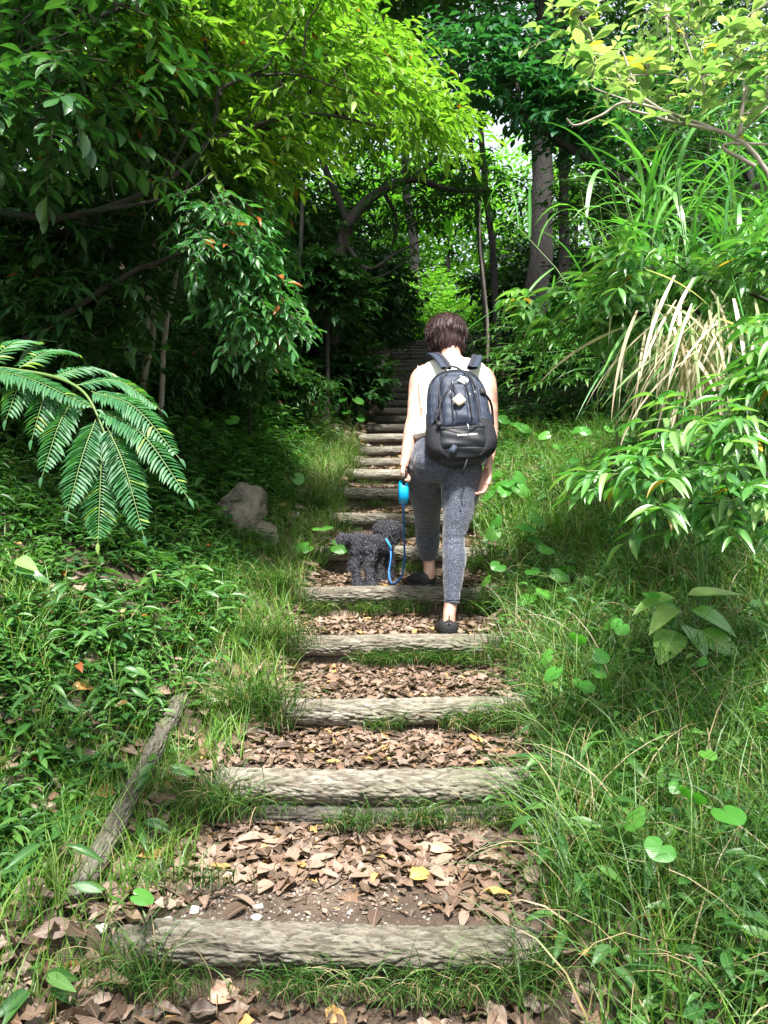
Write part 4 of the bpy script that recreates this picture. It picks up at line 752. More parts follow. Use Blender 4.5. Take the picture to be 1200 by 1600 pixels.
def weeds(name, label, n, x0, x1, y0, y1, f, h, L, W, nl, mat, tm=LEAF3):
    x, y = scatter(n, x0, x1, y0, y1, f); n = len(x); b = np.stack([x, y, H(x, y)-.01], 1); hh = h*RNG.uniform(.4, 1.3, n); ln = RNG.normal(size=(n, 3))*.3; ln[:, 2] = 1; ln = nrm(ln); t = b+ln*hh[:, None]
    mb = MB(); mb.stems(b, t, .0014, 1)
    for j in range(nl):
        u = .35+.65*(j+1)/nl; a = j*2.4+RNG.uniform(0, 6.28, n); D = Hd(a); D[:, 2] = RNG.uniform(-.25, .35, n); l = L*RNG.uniform(.6, 1.2, n)*(1.15-.4*abs(u-.7)); mb.place(tm, b+(t-b)*u, D, np.array([0, -.15, 1.])+unit(n)*.3, l, l*W/L, 0, RNG.uniform(.3, 1.6, n))
    tag(mb.build(name, [M[mat], M['stem']]), label, 'weeds', kind='stuff')
def fW(x, y): dl = xc(y)-hw(y)-x; return sst(.2, .5, dl-.1*sst(3.2, 2.4, y))*(.5+.5*(snoise(x, y, 2.4, 20) > -.05))*np.where(y > 7, .6, 1)
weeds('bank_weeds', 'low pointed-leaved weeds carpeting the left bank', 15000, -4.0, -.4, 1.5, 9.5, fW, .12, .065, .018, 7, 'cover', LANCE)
weeds('bank_weeds', 'taller long-leaved weeds rising in patches on the left bank', 2600, -3.8, -.5, 1.6, 8, lambda x, y: fL(x, y)*(snoise(x, y, 1.7, 44) > .15), .22, .10, .02, 7, 'cover', LANCE)
weeds('bank_weeds', 'oval-leaved seedlings carpeting the left bank', 7500, -3.6, -.45, 1.6, 8, fW, .12, .046, .026, 7, 'mid', OVATE)
weeds('slope_weeds', 'small leafy weeds mixed into the right slope grass', 5200, .5, 3.6, 1.5, 9, lambda x, y: fR(x, y)*.8, .2, .06, .024, 6, 'cover', OVATE)
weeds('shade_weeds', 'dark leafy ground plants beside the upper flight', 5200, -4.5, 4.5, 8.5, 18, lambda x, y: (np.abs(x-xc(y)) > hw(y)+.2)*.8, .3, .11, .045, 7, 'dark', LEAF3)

# grass tufts hanging over the risers
def tuft(label, px, py, n, L, w=.0042, sx=.05, mat='sedge', lean=-PI/2, dy=0.):
    x, y = atpx(px, py); y += dy-.075; b = G(x, y, .03); n = int(n*1.4); L *= 1.3; mb = MB(); a = RNG.normal(lean, 1.0, n); mb.blades(b+RNG.normal(size=(n, 3))*[sx, .018, .006], Hd(a), RNG.uniform(.6, 1.15, n)*L, RNG.uniform(.7, 1.2, n)*w, RNG.uniform(.05, .7, n), RNG.uniform(1.0, 2.4, n), 6, twist=.4)
    tag(mb.build('grass_tuft', M[mat], origin=b), label, 'grass tuft', 'grass tufts on the stair risers')
for px, py, n, L, sx, lab in [(545, 1545, 120, .13, .12, 'grass tuft hanging under the middle of the lowest log'), (460, 1540, 90, .12, .07, 'thin grass tuft under the left part of the lowest log'), (260, 1540, 130, .16, .08, 'grass tuft spilling beneath the stake'), (700, 1560, 120, .13, .09, 'grass tuft under the right part of the lowest log'), (620, 1560, 70, .10, .06, 'small grass tuft just right of centre below the lowest log'), (800, 1540, 170, .18, .10, 'full grass tuft where the lowest log ends on the right'),
        (560, 1295, 110, .12, .05, 'dark grass tuft growing before the doubled log\'s lower log'), (665, 1290, 150, .12, .07, 'grass tuft under the right half of the doubled log'), (345, 1255, 230, .20, .10, 'large shaggy grass tuft at the doubled log\'s left end'), (790, 1290, 130, .15, .07, 'grass tuft at the doubled log\'s right end'), (320, 1380, 70, .10, .08, 'dry grass tuft at the left of the lowest tread'),
        (600, 1145, 70, .09, .05, 'sparse tuft below the middle of the third log'), (735, 1130, 150, .12, .06, 'grass tuft below the right part of the third log'), (400, 1110, 240, .20, .09, 'dense dark tuft beside the third log\'s left end'), (790, 1140, 120, .14, .05, 'leafy tuft at the right end of the third log'),
        (590, 1042, 190, .10, .06, 'wide tidy tuft under the shoe\'s log, left half'), (655, 1042, 190, .10, .06, 'wide tidy tuft under the shoe\'s log, centre'), (725, 1040, 170, .10, .06, 'wide tidy tuft under the shoe\'s log, right half'), (430, 1010, 230, .2, .1, 'large sunlit tuft left of the shoe\'s log'),
        (500, 950, 150, .10, .06, 'tuft under the left end of the dog\'s log'), (580, 950, 170, .10, .07, 'tuft under the middle of the dog\'s log'), (640, 952, 120, .10, .06, 'tuft below the dog\'s leash loop'), (430, 930, 220, .2, .08, 'bushy tuft left of the dog\'s log'), (745, 960, 160, .15, .06, 'bushy tuft right of the rear shoe'), (745, 900, 120, .15, .06, 'tuft right of the front shoe\'s log'),
        (640, 880, 90, .10, .06, 'tuft between the dog and the front shoe'), (640, 822, 130, .11, .08, 'tuft beneath the log above the dog\'s head'), (545, 828, 80, .10, .05, 'tuft behind the dog\'s tail end'), (585, 785, 90, .10, .07, 'tuft under the log beside the leash handle'), (500, 800, 240, .22, .09, 'bright verge tuft left of the log over the dog'), (575, 748, 60, .08, .06, 'small tuft between two pale logs left of the handle')]:
    tuft(lab, px, py, n, L, sx=sx)

for k, (d, z, xl, xr) in enumerate(LOGS[:11]):
    for side, X in (('left', xl-.02), ('right', xr+.0)):
        b = G(X, d-.05, .0); b[2] = z-.10; n = 170; a = RNG.normal(-PI/2, 1.2, n); mb = MB()
        mb.blades(b+RNG.normal(size=(n, 3))*[.05, .05, .015], Hd(a), RNG.uniform(.10, .27, n), RNG.uniform(.0025, .0055, n), RNG.uniform(.0, .6, n), RNG.uniform(.8, 2.2, n), 6, twist=.4)
        tag(mb.build('grass_tuft', M['sedge'], origin=b), 'grass covering the %s end of the %s log counted up from the bottom' % (side, ORD[k]), 'grass tuft', 'grass tufts over the log ends')

for px, py, lab in [(880, 720, 'soft heart leaves in the sunlit grass beyond the seedling'), (905, 800, 'heart leaves between the pale seedling and the glossy shrub'), (770, 640, 'small round leaves close beside the backpack'), (850, 660, 'round leaves half way up the sunlit slope'), (800, 940, 'heart leaves low in the grass level with the walker\'s ankle'), (990, 1060, 'heart leaves under the large oval leaves'), (1120, 870, 'heart leaves under the glossy shrub'), (900, 1150, 'heart leaves in the dark grass right of the third log'), (1080, 1480, 'heart leaves deep in the near right grass')]:
    x, y = atpx(px, py); f = .8+.08*y; plant('heart_leaf_plant', lab, x, y, rosl(6, .09, .25, .075*f, .075*f, -.15, .6), HEART, 'butter', 'round and heart leaved plants by the stairs')
for px, py, n, lab in [(120, 1000, 7, 'long-leaved weed rising on the shaded left bank'), (60, 1180, 7, 'long-leaved weed at the left picture edge'), (300, 960, 6, 'long-leaved weed below the boulder'), (180, 1130, 7, 'long-leaved weed above the golden leaf'), (90, 1440, 7, 'long-leaved weed left of the lime heart leaf'), (960, 1260, 6, 'long-leaved weed in the right grass level with the doubled log'), (1010, 1400, 7, 'long-leaved weed in the right grass level with the lowest tread'), (890, 1500, 6, 'long-leaved weed right of the lowest log'), (870, 1400, 7, 'long-leaved weed drooping over the lowest tread\'s right end'), (1130, 1590, 7, 'long-leaved weed in the bottom right corner')]:
    x, y = atpx(px, py); plant('seedling', lab, x, y, rosl(n, .05, .16, .10, .026, -.05, .5), LANCE6, 'cover', 'seedlings beside the stairs')

mb = MB(); n = 420; y = RNG.uniform(1.6, 9, n); x = xc(y)+RNG.uniform(-1.6, .9, n); a = RNG.uniform(0, 6.28, n); l = RNG.uniform(.03, .16, n); A_ = np.stack([x, y, H(x, y)+.012], 1); x2 = x+np.cos(a)*l; y2 = y+np.sin(a)*l
mb.stems(A_, np.stack([x2, y2, H(x2, y2)+.016], 1), RNG.uniform(.0012, .0035, n)); tag(mb.build('fallen_twigs', M['twig']), 'thin dry twigs scattered over steps and banks', 'twigs', kind='stuff')

weeds('bank_weeds', 'leafy knee-high plants between the boulder and the bank trees', 2600, -4.0, -.7, 4.6, 9.0, lambda x, y: sst(.35, .8, xc(y)-hw(y)-x), .26, .10, .036, 8, 'cover', LANCE)
for k, (px, py, d, s_, lab) in enumerate([(180, 600, 6.0, .38, 'leafy bush rising just right of the big fern'), (290, 570, 6.4, .42, 'leafy bush on the bank above the boulder'), (390, 590, 6.9, .36, 'leafy bush between the boulder and the dark flight'), (70, 480, 4.6, .4, 'leafy bush over the top of the big fern'), (460, 600, 8.3, .32, 'low leafy bush at the shade line left of the stairs')]):
    c = P(px, py, d); b = G(c[0], d); e = empty('bush', b, lab, 'bush', 'leafy bushes along the left bank'); c[2] = max(c[2], b[2]+.25); C = ellips(c, (s_, s_*.7, s_*.6), 26, .3); mb = MB(); limbs(mb, [b-[0, 0, .1], (b+c)/2, c], .015, .006, C[::2], low=.1, min_r=.003); mb.build('stem', M['bark'], e)
    mb = MB(); sprays(mb, C, .22, 7, 7, .085, .03, LANCE); mb.build('foliage', [M['mid'], M['stem']], e)

# ------------------------------------------------------------------ figure helpers
def loft(mb, rings, n=20, pw=2.0, mi=0):
    "closed skin through (centre, half width, half depth) rings set square to their path"
    C = np.array([r[0] for r in rings], float); k = len(C); T = nrm(np.gradient(C, axis=0)); V = []
    th = np.arange(n)*2*PI/n; cx = np.sign(np.cos(th))*np.abs(np.cos(th))**(2/pw); sy = np.sign(np.sin(th))*np.abs(np.sin(th))**(2/pw)
    for i in range(k):
        X = np.array([1., 0, 0]) if abs(T[i][0]) < .92 else np.array([0, 0, 1.]); X = nrm(X-T[i]*np.dot(X, T[i])); Y = np.cross(T[i], X)
        V.append(C[i]+cx[:, None]*X*rings[i][1]+sy[:, None]*Y*rings[i][2])
    V = np.concatenate(V+[C[:1], C[-1:]]); i = np.arange(k-1)[:, None]*n; j = np.arange(n)[None]; jn = (j+1) % n
    q = np.stack([i+j, i+jn, i+n+jn, i+n+j], -1).reshape(-1, 4); jj = np.arange(n); jn = (jj+1) % n; c0, c1 = k*n, k*n+1
    mb.add(V, [q, np.stack([np.full(n, c0), jn, jj], 1), np.stack([np.full(n, c1), (k-1)*n+jj, (k-1)*n+jn], 1)], None, mi)
def smoothrings(rings, m=4):
    A = np.array([[*r[0], r[1], r[2]] for r in rings]); B = curve(A, m); return [(b[:3], max(b[3], .001), max(b[4], .001)) for b in B]
def solid(mb, name, mat, parent, voxel=.006, it=4, disp=None):
    "weld the overlapping pieces of mb into one smooth skin"
    me = mb.mesh('tmp', mat); t = bpy.data.objects.new('tmp', me); COL.objects.link(t)
    r = t.modifiers.new('r', 'REMESH'); r.mode = 'VOXEL'; r.voxel_size = voxel; s = t.modifiers.new('s', 'SMOOTH'); s.factor = .5; s.iterations = it
    dg = bpy.context.evaluated_depsgraph_get(); me2 = bpy.data.meshes.new_from_object(t.evaluated_get(dg)); bpy.data.objects.remove(t)
    n = len(me2.vertices); co = np.zeros(n*3); me2.vertices.foreach_get('co', co); co = co.reshape(-1, 3)
    if disp:
        nv = np.zeros(n*3); me2.vertices.foreach_get('normal', nv); nv = nv.reshape(-1, 3); co = co+nv*np.array([disp(Vector(c)) for c in co])[:, None]
    off = np.array(parent.location) if parent else 0; me2.vertices.foreach_set('co', (co-off).ravel()); me2.name = name
    me2.polygons.foreach_set('use_smooth', np.ones(len(me2.polygons), bool)); me2.update()
    me2.materials.clear(); me2.materials.append(mat)
    o = bpy.data.objects.new(name, me2); COL.objects.link(o); o.parent = parent; return o
def surf_sample(o, n, off):
    me = o.data; k = len(me.polygons); c = np.zeros(k*3); nn = np.zeros(k*3); a = np.zeros(k)
    me.polygons.foreach_get('center', c); me.polygons.foreach_get('normal', nn); me.polygons.foreach_get('area', a)
    i = RNG.choice(k, n, p=a/a.sum()); return c.reshape(-1, 3)[i]+off+RNG.normal(size=(n, 3))*.002, nn.reshape(-1, 3)[i]
def hairs(mb, p, n, d, L, W, bend, seg=3, wave=0., mi=0):
    "ribbons from p, first along n+d then bending to d"
    k = len(p); S = nrm(np.cross(nrm(n+d*.3), unit(k)*.4+np.array([0, 0, 1.]))); V = []; c = p.copy(); L = np.broadcast_to(L, (k,)); ph = RNG.uniform(0, 6, k)[:, None]
    for i in range(seg+1):
        t = i/seg; w = W*(1-.85*t**2); V += [c-S*w/2, c+S*w/2]; dd = nrm(n*(1-bend*t)+d*(bend*t+.15)+S*np.sin(ph+t*5)*wave); c = c+dd*(L/seg)[:, None]
    V = np.stack(V, 1); m = 2*(seg+1); f = np.array([[2*i, 2*i+1, 2*i+3, 2*i+2] for i in range(seg)])
    mb.add(V.reshape(-1, 3), (f[None]+(np.arange(k)*m)[:, None, None]).reshape(-1, 4), None, mi)

# materials of the figures
def skinmat():
    m, nt, b, out = newmat('skin'); n = tex(nt, 'Noise', 22, coords(nt), Detail=5)
    nt.links.new(ramp(nt, n.outputs[0], [(.3, (.42, .20, .155)), (.5, (.53, .30, .23)), (.7, (.60, .39, .30))]), b.inputs['Base Color']); b.inputs['Roughness'].default_value = .5
    nt.links.new(bump(nt, tex(nt, 'Noise', 90, coords(nt), Detail=4).outputs[0], .25, .01), b.inputs['Normal']); b.inputs['Subsurface Weight'].default_value = .12; b.inputs['Subsurface Radius'].default_value = (.8, .3, .2); b.inputs['Subsurface Scale'].default_value = .015; return m
M['skin'] = skinmat()
m, nt, b, out = newmat('cream_cotton'); w = tex(nt, 'Noise', 300, coords(nt), Detail=2); n = tex(nt, 'Noise', 9, coords(nt), Detail=3)
b.inputs['Base Color'].default_value = (.80, .78, .71, 1); b.inputs['Roughness'].default_value = .9; b.inputs['Sheen Weight'].default_value = .2
nt.links.new(bump(nt, math_n(nt, 'ADD', n.outputs[0], math_n(nt, 'MULTIPLY', w.outputs[0], .05)), .5, .02), b.inputs['Normal']); M['cotton'] = m
m, nt, b, out = newmat('speckled_knit'); v = tex(nt, 'Voronoi', 190, coords(nt, 'Object', (1, 1, .8))); n = tex(nt, 'Noise', 120, coords(nt), Detail=3)
c = ramp(nt, v.outputs['Distance'], [(.14, (.30, .34, .46)), (.34, (.018, .022, .036))]); c = mix(nt, ramp(nt, n.outputs[0], [(.42, (0, 0, 0)), (.6, (.7, .7, .7))]), c, (.045, .055, .085))
nt.links.new(c, b.inputs['Base Color']); b.inputs['Roughness'].default_value = .75; b.inputs['Sheen Weight'].default_value = .3; nt.links.new(bump(nt, v.outputs['Distance'], .25, .003), b.inputs['Normal']); M['knit'] = m
M['seam'] = plain('dark_seam', (.02, .02, .028), .7); M['rubber'] = plain('black_rubber', (.012, .012, .013), .45, nscale=60, namt=.2, bumps=.2); M['shoe'] = plain('black_shoe_fabric', (.018, .018, .02), .6, nscale=120, namt=.3, bumps=.3)
m, nt, b, out = newmat('dark_brown_hair'); n = tex(nt, 'Noise', 60, coords(nt, 'Object', (1, 1, .25)), Detail=3)
nt.links.new(ramp(nt, n.outputs[0], [(.35, (.014, .007, .008)), (.65, (.055, .026, .026))]), b.inputs['Base Color']); b.inputs['Roughness'].default_value = .5; b.inputs['Specular IOR Level'].default_value = .3; M['hair'] = m
M['fur'] = leafmat('grey_curly_fur', [(.02, .02, .025), (.06, .06, .072), (.11, .11, .13), (.04, .04, .05), (.2, .2, .23)], .0, .55, .4, veinf=0); M['furh'] = leafmat('smoky_head_fur', [(.05, .05, .058), (.10, .10, .115), (.17, .165, .18)], .0, .45, .5, veinf=0); M['strand'] = leafmat('brown_hair_strand', [(.012, .006, .007), (.035, .016, .017), (.075, .034, .032), (.02, .010, .011)], .0, .42, .4, veinf=0); M['furd'] = plain('dark_dog_skin', (.03, .03, .036), .8, nscale=60, namt=.4, bumps=.9)
def nylon(name, col, r=.45, s=420, bs=.25):
    m, nt, b, out = newmat(name); co = coords(nt); n = tex(nt, 'Noise', 14, co, Detail=4); w = tex(nt, 'Voronoi', s, co)
    nt.links.new(mix(nt, .6, col, mix(nt, n.outputs[0], (.6,)*3, (1.5,)*3), 'MULTIPLY'), b.inputs['Base Color']); b.inputs['Roughness'].default_value = r; b.inputs['Specular IOR Level'].default_value = .35
    nt.links.new(bump(nt, math_n(nt, 'ADD', n.outputs[0], math_n(nt, 'MULTIPLY', w.outputs['Distance'], .12)), bs, .02), b.inputs['Normal']); return m
M['nylon'] = nylon('slate_nylon', (.024, .033, .055), .6); M['nylon_d'] = nylon('black_nylon', (.011, .013, .017), .52); M['web'] = nylon('black_webbing', (.012, .012, .016), .6, 900); M['pad'] = nylon('dark_violet_padding', (.022, .020, .034), .8)
M['net'] = nylon('black_net', (.012, .013, .018), .7, 600, .6); M['cream'] = plain('cream_leather_tag', (.55, .48, .36), .7); M['white'] = plain('white_plastic', (.75, .76, .76), .4); M['zip'] = plain('silver_zip_pull', (.5, .52, .55), .3, metallic=.7)
M['bottle'] = plain('pale_bottle', (.42, .46, .50), .25); M['blue'] = plain('glossy_blue_plastic', (.0, .25, .50), .28, nscale=9, namt=.08); M['bluecord'] = plain('blue_webbing', (.01, .13, .42), .6); M['aqua'] = plain('aqua_strap', (.05, .33, .60), .5)

# ------------------------------------------------------------------ the walker
base = np.array([.29, 4.1, float(H(.29, 4.1))])
person = empty('person', base, 'person with short brown hair climbing the steps in cream sleeveless top and speckled leggings', 'person')
def R_(px, py, d, w, dp=None): return (P(px, py, d), w*d/F, (dp if dp is not None else w)*d/F)
legR = [R_(722, 722, 4.15, 32, 30), R_(720.5, 750, 4.13, 32, 30), R_(718, 778, 4.11, 29, 27), R_(713.5, 812, 4.08, 22.5, 22), R_(709, 842, 4.06, 17.6, 18), R_(709.5, 872, 4.03, 19, 19), R_(708, 900, 4.01, 16.5, 17), R_(706, 930, 3.99, 13, 14)]
footR = [R_(704, 944, 3.985, 10.5, 12), R_(702, 960, 3.98, 9.8, 11.5), R_(701, 975, 3.975, 10.2, 12.5), R_(701, 985, 3.98, 10, 11)]
legL = [R_(667, 722, 4.17, 32, 30), R_(666, 750, 4.24, 30, 29), R_(666.5, 780, 4.33, 25.5, 25), R_(667.5, 806, 4.43, 20.5, 21), R_(668, 826, 4.50, 19.2, 19), R_(668.5, 846, 4.53, 18.8, 19), R_(669, 862, 4.56, 15.5, 16)]
footL = [R_(670, 872, 4.575, 9.5, 11), R_(670.5, 884, 4.58, 8.8, 10.5), R_(671, 895, 4.585, 9, 11), R_(671, 903, 4.59, 9, 10)]
def hand(mb, wr, pal, dn, side, acr, L=.085, curl=1.9, th=None):
    "wrist, palm end, down dir, curl-side dir, across-knuckles dir: palm slab, four bent fingers, thumb"
    dn, side, acr = nrm(dn), nrm(side), nrm(acr); wr = np.asarray(wr); pal = np.asarray(pal)
    for k in range(5):
        o = (k-2)*.0155; q0 = wr+acr*o*.55; q1 = pal+acr*o; mb.tube(curve([q0, (q0+q1)/2-side*.003, q1], 4), np.linspace(.0135, .0115, 9), 10)
    for k in range(4):
        l = L*[.78, .95, 1., .88][k]; r = [.0068, .0076, .008, .0077][k]; p = pal+acr*(k-1.5)*.0185; pts = [p-dn*.012]; a = .25
        for s_, f in enumerate((.42, .32, .26)):
            d = dn*math.cos(a)+side*math.sin(a)+acr*(k-1.5)*.02; p = p+d*l*f; pts.append(p); a += curl*(.42 if s_ == 0 else .5)*(1+.08*k)
        mb.tube(curve(pts, 4), np.linspace(r*1.1, r*.82, 13), 10)
    tb = wr*.6+pal*.4+acr*.033; t1 = tb+dn*.025+acr*.014+side*.018; t2 = t1+dn*.028+side*.016-acr*.004; mb.tube(curve([wr*.8+pal*.2+acr*.018, tb, t1, t2], 4), np.linspace(.0125, .0085, 13), 10)
mb = MB()
for leg, foot in ((legR, footR), (legL, footL)):
    loft(mb, smoothrings([(c, a*.86, b_*.86) for c, a, b_ in leg]+foot))
loft(mb, smoothrings([R_(695, 735, 4.17, 50, 36), R_(699, 700, 4.21, 46, 34), R_(704, 670, 4.27, 42, 33), R_(709, 630, 4.33, 46, 34), R_(709, 600, 4.37, 50, 33), R_(708, 582, 4.40, 46, 25), R_(706, 572, 4.42, 30, 20), R_(704, 560, 4.44, 17.5, 18), R_(702, 545, 4.46, 16.5, 18), R_(700, 530, 4.48, 18, 20)]))
loft(mb, smoothrings([R_(700, 552, 4.58, 12, 12), R_(698, 545, 4.56, 19, 20), R_(698, 528, 4.54, 23, 26), R_(698, 512, 4.53, 23, 28), R_(698, 499, 4.52, 20, 25), R_(698, 493, 4.52, 8, 10)]))
armL = [R_(668, 580, 4.38, 13, 14), R_(655, 592, 4.37, 14, 16), R_(650, 622, 4.33, 12.5, 14.5), R_(647, 652, 4.28, 11.5, 12.5), R_(643, 672, 4.23, 11.8, 12.5), R_(637, 700, 4.17, 9.4, 10), R_(632.5, 722, 4.12, 6.8, 8.5), R_(631, 730, 4.11, 7, 9)]
armR = [R_(748, 582, 4.38, 13, 14), R_(760, 592, 4.37, 14, 16), R_(765, 622, 4.33, 12.5, 14.5), R_(767, 655, 4.28, 11.3, 12.5), R_(767, 676, 4.23, 11.2, 12.5), R_(766, 704, 4.16, 9, 10), R_(763, 726, 4.10, 6.6, 8), R_(762, 734, 4.09, 7, 9)]
loft(mb, smoothrings(armL)); loft(mb, smoothrings(armR))
hand(mb, P(631.5, 728, 4.115), P(629, 741, 4.10), (0, 0, -1), (1, 0, 0), (0, 1, .05), curl=2.6, L=.078)
hand(mb, P(762.5, 732, 4.09), P(757, 757, 4.06), (-.2, 0, -1), (-.95, -.25, 0), (-.45, .85, .1), curl=1.5)
mb.tube(curve([P(678.5, 538, 4.50), P(675.5, 541, 4.50), P(675.5, 548, 4.505), P(678.5, 552, 4.51)], 4), .0075, 8)     # left ear
for px, py, r in ((689, 524, 3), (707, 524, 3), (698, 533, 4)):                                                          # brow, nose side of the head (faces away)
    c = P(px, py, 4.64); mb.tube([c+[0, -.02, 0], c, c+[0, .012, -.004]], [.012, .011, .006], 8)
mb.tube([P(698, 541, 4.62), P(698, 541, 4.645)], [.02, .012], 8)
EL = Vector(P(647, 657, 4.22)); solid(mb, 'body', M['skin'], person, .0038, 3, lambda v: .0012*mnoise.noise(v*30)-.002*max(0, 1-abs((v-EL).z+.25*(v-EL).x)/.004)*max(0, 1-(v-EL).length/.05))
# leggings
mb = MB()
def wr(v): return .0012*math.sin(v.z*160+3*mnoise.noise(v*9)) if abs(v.z-float(P(0, 842, 4.05)[2])) < .035 and v.x > .3 else .004*mnoise.noise(v*14)+.0015*mnoise.noise(v*45)
loft(mb, smoothrings(legR+[R_(705.5, 943, 3.985, 12.3, 13.5)])); loft(mb, smoothrings(legL+[R_(669.8, 873, 4.573, 12, 13)]))
loft(mb, smoothrings([R_(698, 690, 4.22, 47, 34), R_(697, 705, 4.19, 53, 38), R_(695, 722, 4.165, 56, 40), R_(695, 738, 4.16, 52, 36), R_(695, 752, 4.17, 36, 22), R_(694, 762, 4.17, 14, 10)]), 32)
loft(mb, smoothrings([R_(671, 702, 4.14, 16, 14), R_(670, 722, 4.10, 24, 19), R_(668.5, 742, 4.15, 20, 16), R_(668, 756, 4.22, 9, 8)])); loft(mb, smoothrings([R_(720, 702, 4.13, 16, 14), R_(720, 724, 4.09, 24, 19), R_(719, 744, 4.11, 20, 16), R_(718, 760, 4.15, 9, 8)]))
leg = solid(mb, 'leggings', M['knit'], person, .0045, 9, wr)
for c, r1, r2 in ((R_(705.8, 936, 3.988, 13.4, 14.4)[0], 13.4, 14.4), (R_(669.6, 867, 4.568, 13.8, 14.5)[0], 13.6, 14.4)):
    mb = MB(); th = np.linspace(0, 2*PI, 25); mb.tube(np.array([c+[math.cos(a)*r1*c[1]/F, math.sin(a)*r2*c[1]/F, 0] for a in th]), .0016, 5); mb.build('hem_seam', M['seam'], person)
mb = MB(); q = [P(744, 728, 4.075), P(700, 737, 4.02), P(696, 762, 4.06), P(692, 778, 4.10)]; mb.tube(curve(q, 6), .002, 5); mb.tube(curve([P(719, 776, 3.995), P(721, 784, 3.99), P(722, 789, 3.995), P(724, 796, 3.995)], 4), [.001]*3+[.0035]*6+[.001]*4, 6); mb.build('seam', M['seam'], person)
# loose sleeveless top
mb = MB()
loft(mb, smoothrings([R_(707, 566, 4.43, 24, 18), R_(707, 572, 4.42, 44, 24), R_(708, 582, 4.40, 54, 29), R_(709, 600, 4.37, 55.5, 35), R_(710, 625, 4.33, 53.5, 37), R_(708, 652, 4.29, 50, 37), R_(704, 675, 4.25, 52, 38), R_(699, 692, 4.22, 57, 42), R_(695, 704, 4.20, 60, 45)]), 40)
def wr2(v): return .016*mnoise.noise(Vector((v.x*9, v.y*9, v.z*5)))*min(1, max(0, (2.35-v.z)*4))+.003*mnoise.noise(v*30)
solid(mb, 'sleeveless_top', M['cotton'], person, .006, 4, wr2)
mb = MB(); mb.tube(curve([P(653, 572, 4.36), P(655.5, 600, 4.26), P(659, 630, 4.24), P(668, 652, 4.20)], 6), .0028, 6); mb.build('armhole_hem', M['cotton'], person)
# hair
mb = MB()
loft(mb, smoothrings([R_(704, 554, 4.43, 6, 6), R_(703, 549, 4.435, 13, 13), R_(701, 542, 4.45, 22, 22), R_(698, 532, 4.475, 29, 31), R_(697, 524, 4.49, 32, 35), R_(697, 514, 4.51, 31, 36), R_(697, 502, 4.51, 26, 32), R_(697, 494, 4.51, 16, 20), R_(697, 491, 4.51, 6, 7)]), 32)
mb2 = MB(); loft(mb2, smoothrings([R_(717, 550, 4.49, 4, 10), R_(718, 542, 4.49, 7, 16), R_(719, 530, 4.50, 8, 20)]))
mb.V += mb2.V; mb.U += mb2.U; mb.F += [(f+mb.n, i) for f, i in mb2.F]; mb.n += mb2.n
hair = solid(mb, 'hair', M['hair'], person, .006, 5, lambda v: .006*mnoise.noise(Vector((v.x*60, v.y*60, v.z*9))))
p, n_ = surf_sample(hair, 12000, base); crown = P(699, 494, 4.53); away = nrm(p-crown); down = nrm(away*.9+np.array([0, 0, -1.])*(.3+.6*np.clip((crown[2]-p[:, 2:3])/.15, 0, 1))); down = nrm(down-n_*np.sum(down*n_, 1, keepdims=True))
k = p[:, 2] > P(0, 551, 4.48)[2]; p, n_, down = p[k], n_[k], down[k]
mb = MB(); hairs(mb, p-n_*.003, nrm(n_*.22+down+unit(len(p))*.28), down-n_*.12+unit(len(p))*.15, RNG.uniform(.018, .048, len(p)), .0013, 1., 4, .05); mb.build('strands', M['strand'], hair, origin=base)
# shoes
def make_shoe(px, py, d, dx, w):
    c = P(px, py, d); f = nrm(np.array([dx, 1., 0])); X = np.array([f[1], -f[0], 0]); Z = np.array([0, 0, 1.]); L = .25; h = w/2
    mb = MB(); rings = []
    for t, ww, hh, zz in [(-.03, .30, .25, .03), (0, .62, .8, .032), (.1, .82, 1.0, .04), (.25, .84, .95, .042), (.45, .88, .8, .034), (.65, 1.0, .66, .028), (.85, .95, .5, .022), (.97, .6, .3, .017), (1.0, .25, .15, .014)]:
        q = c+f*(t*L)+Z*(zz); rings.append((q+Z*.006, ww*h, hh*.048))
    loft(mb, rings, 24, 2.4); up = solid(mb, 'shoe', M['shoe'], person, .004, 4)
    mb = MB(); out = []
    for k in range(40):
        a = k*2*PI/40; y = (math.cos(a)+1)/2; ww = h*(.80+.22*math.sin(PI*min(1, y*1.05))**1.0*(1 if y > .4 else .8)); out.append(c+f*(y*(L+.02)-.01)+X*math.sin(a)*ww*1.03)
    out = np.array(out); mb.add(np.concatenate([out, out+Z*.014, out*[1, 1, 1]+Z*.018-(out-out.mean(0))*[.05, .05, 0]]), [np.array([[a*40+i, a*40+(i+1) % 40, (a+1)*40+(i+1) % 40, (a+1)*40+i] for a in (0, 1) for i in range(40)])])
    mb.add(np.vstack([out+Z*.0005, [out.mean(0)]]), np.array([[i, 40, (i+1) % 40] for i in range(40)])); mb.build('sole', M['rubber'], up, origin=base)
    mb = MB(); q = c+Z*.086-f*.008; mb.tube(curve([q-Z*.02, q+Z*.008, q+Z*.028-f*.004], 4), [.006, .006, .005, .004, .0035, .003, .003, .003, .003], 7)
    mb.tube(curve([q-Z*.02-X*h*.5+f*.01, q-X*.012-Z*.002, q+Z*.004], 5), .0035, 6); mb.tube(curve([q-Z*.02+X*h*.5+f*.01, q+X*.012-Z*.002, q+Z*.004], 5), .0035, 6)
    for s in (-1, 1): mb.tube(curve([c+Z*.03+X*s*h*.7+f*.03, c+Z*.062+X*s*h*.72+f*.055, c+Z*.083+X*s*h*.2+f*.09], 4), .0045, 6)
    mb.build('heel_tab', M['shoe'], up, origin=base)
make_shoe(701.5, 997, 3.945, -.02, .118); make_shoe(672, 917, 4.565, -.42, .116)

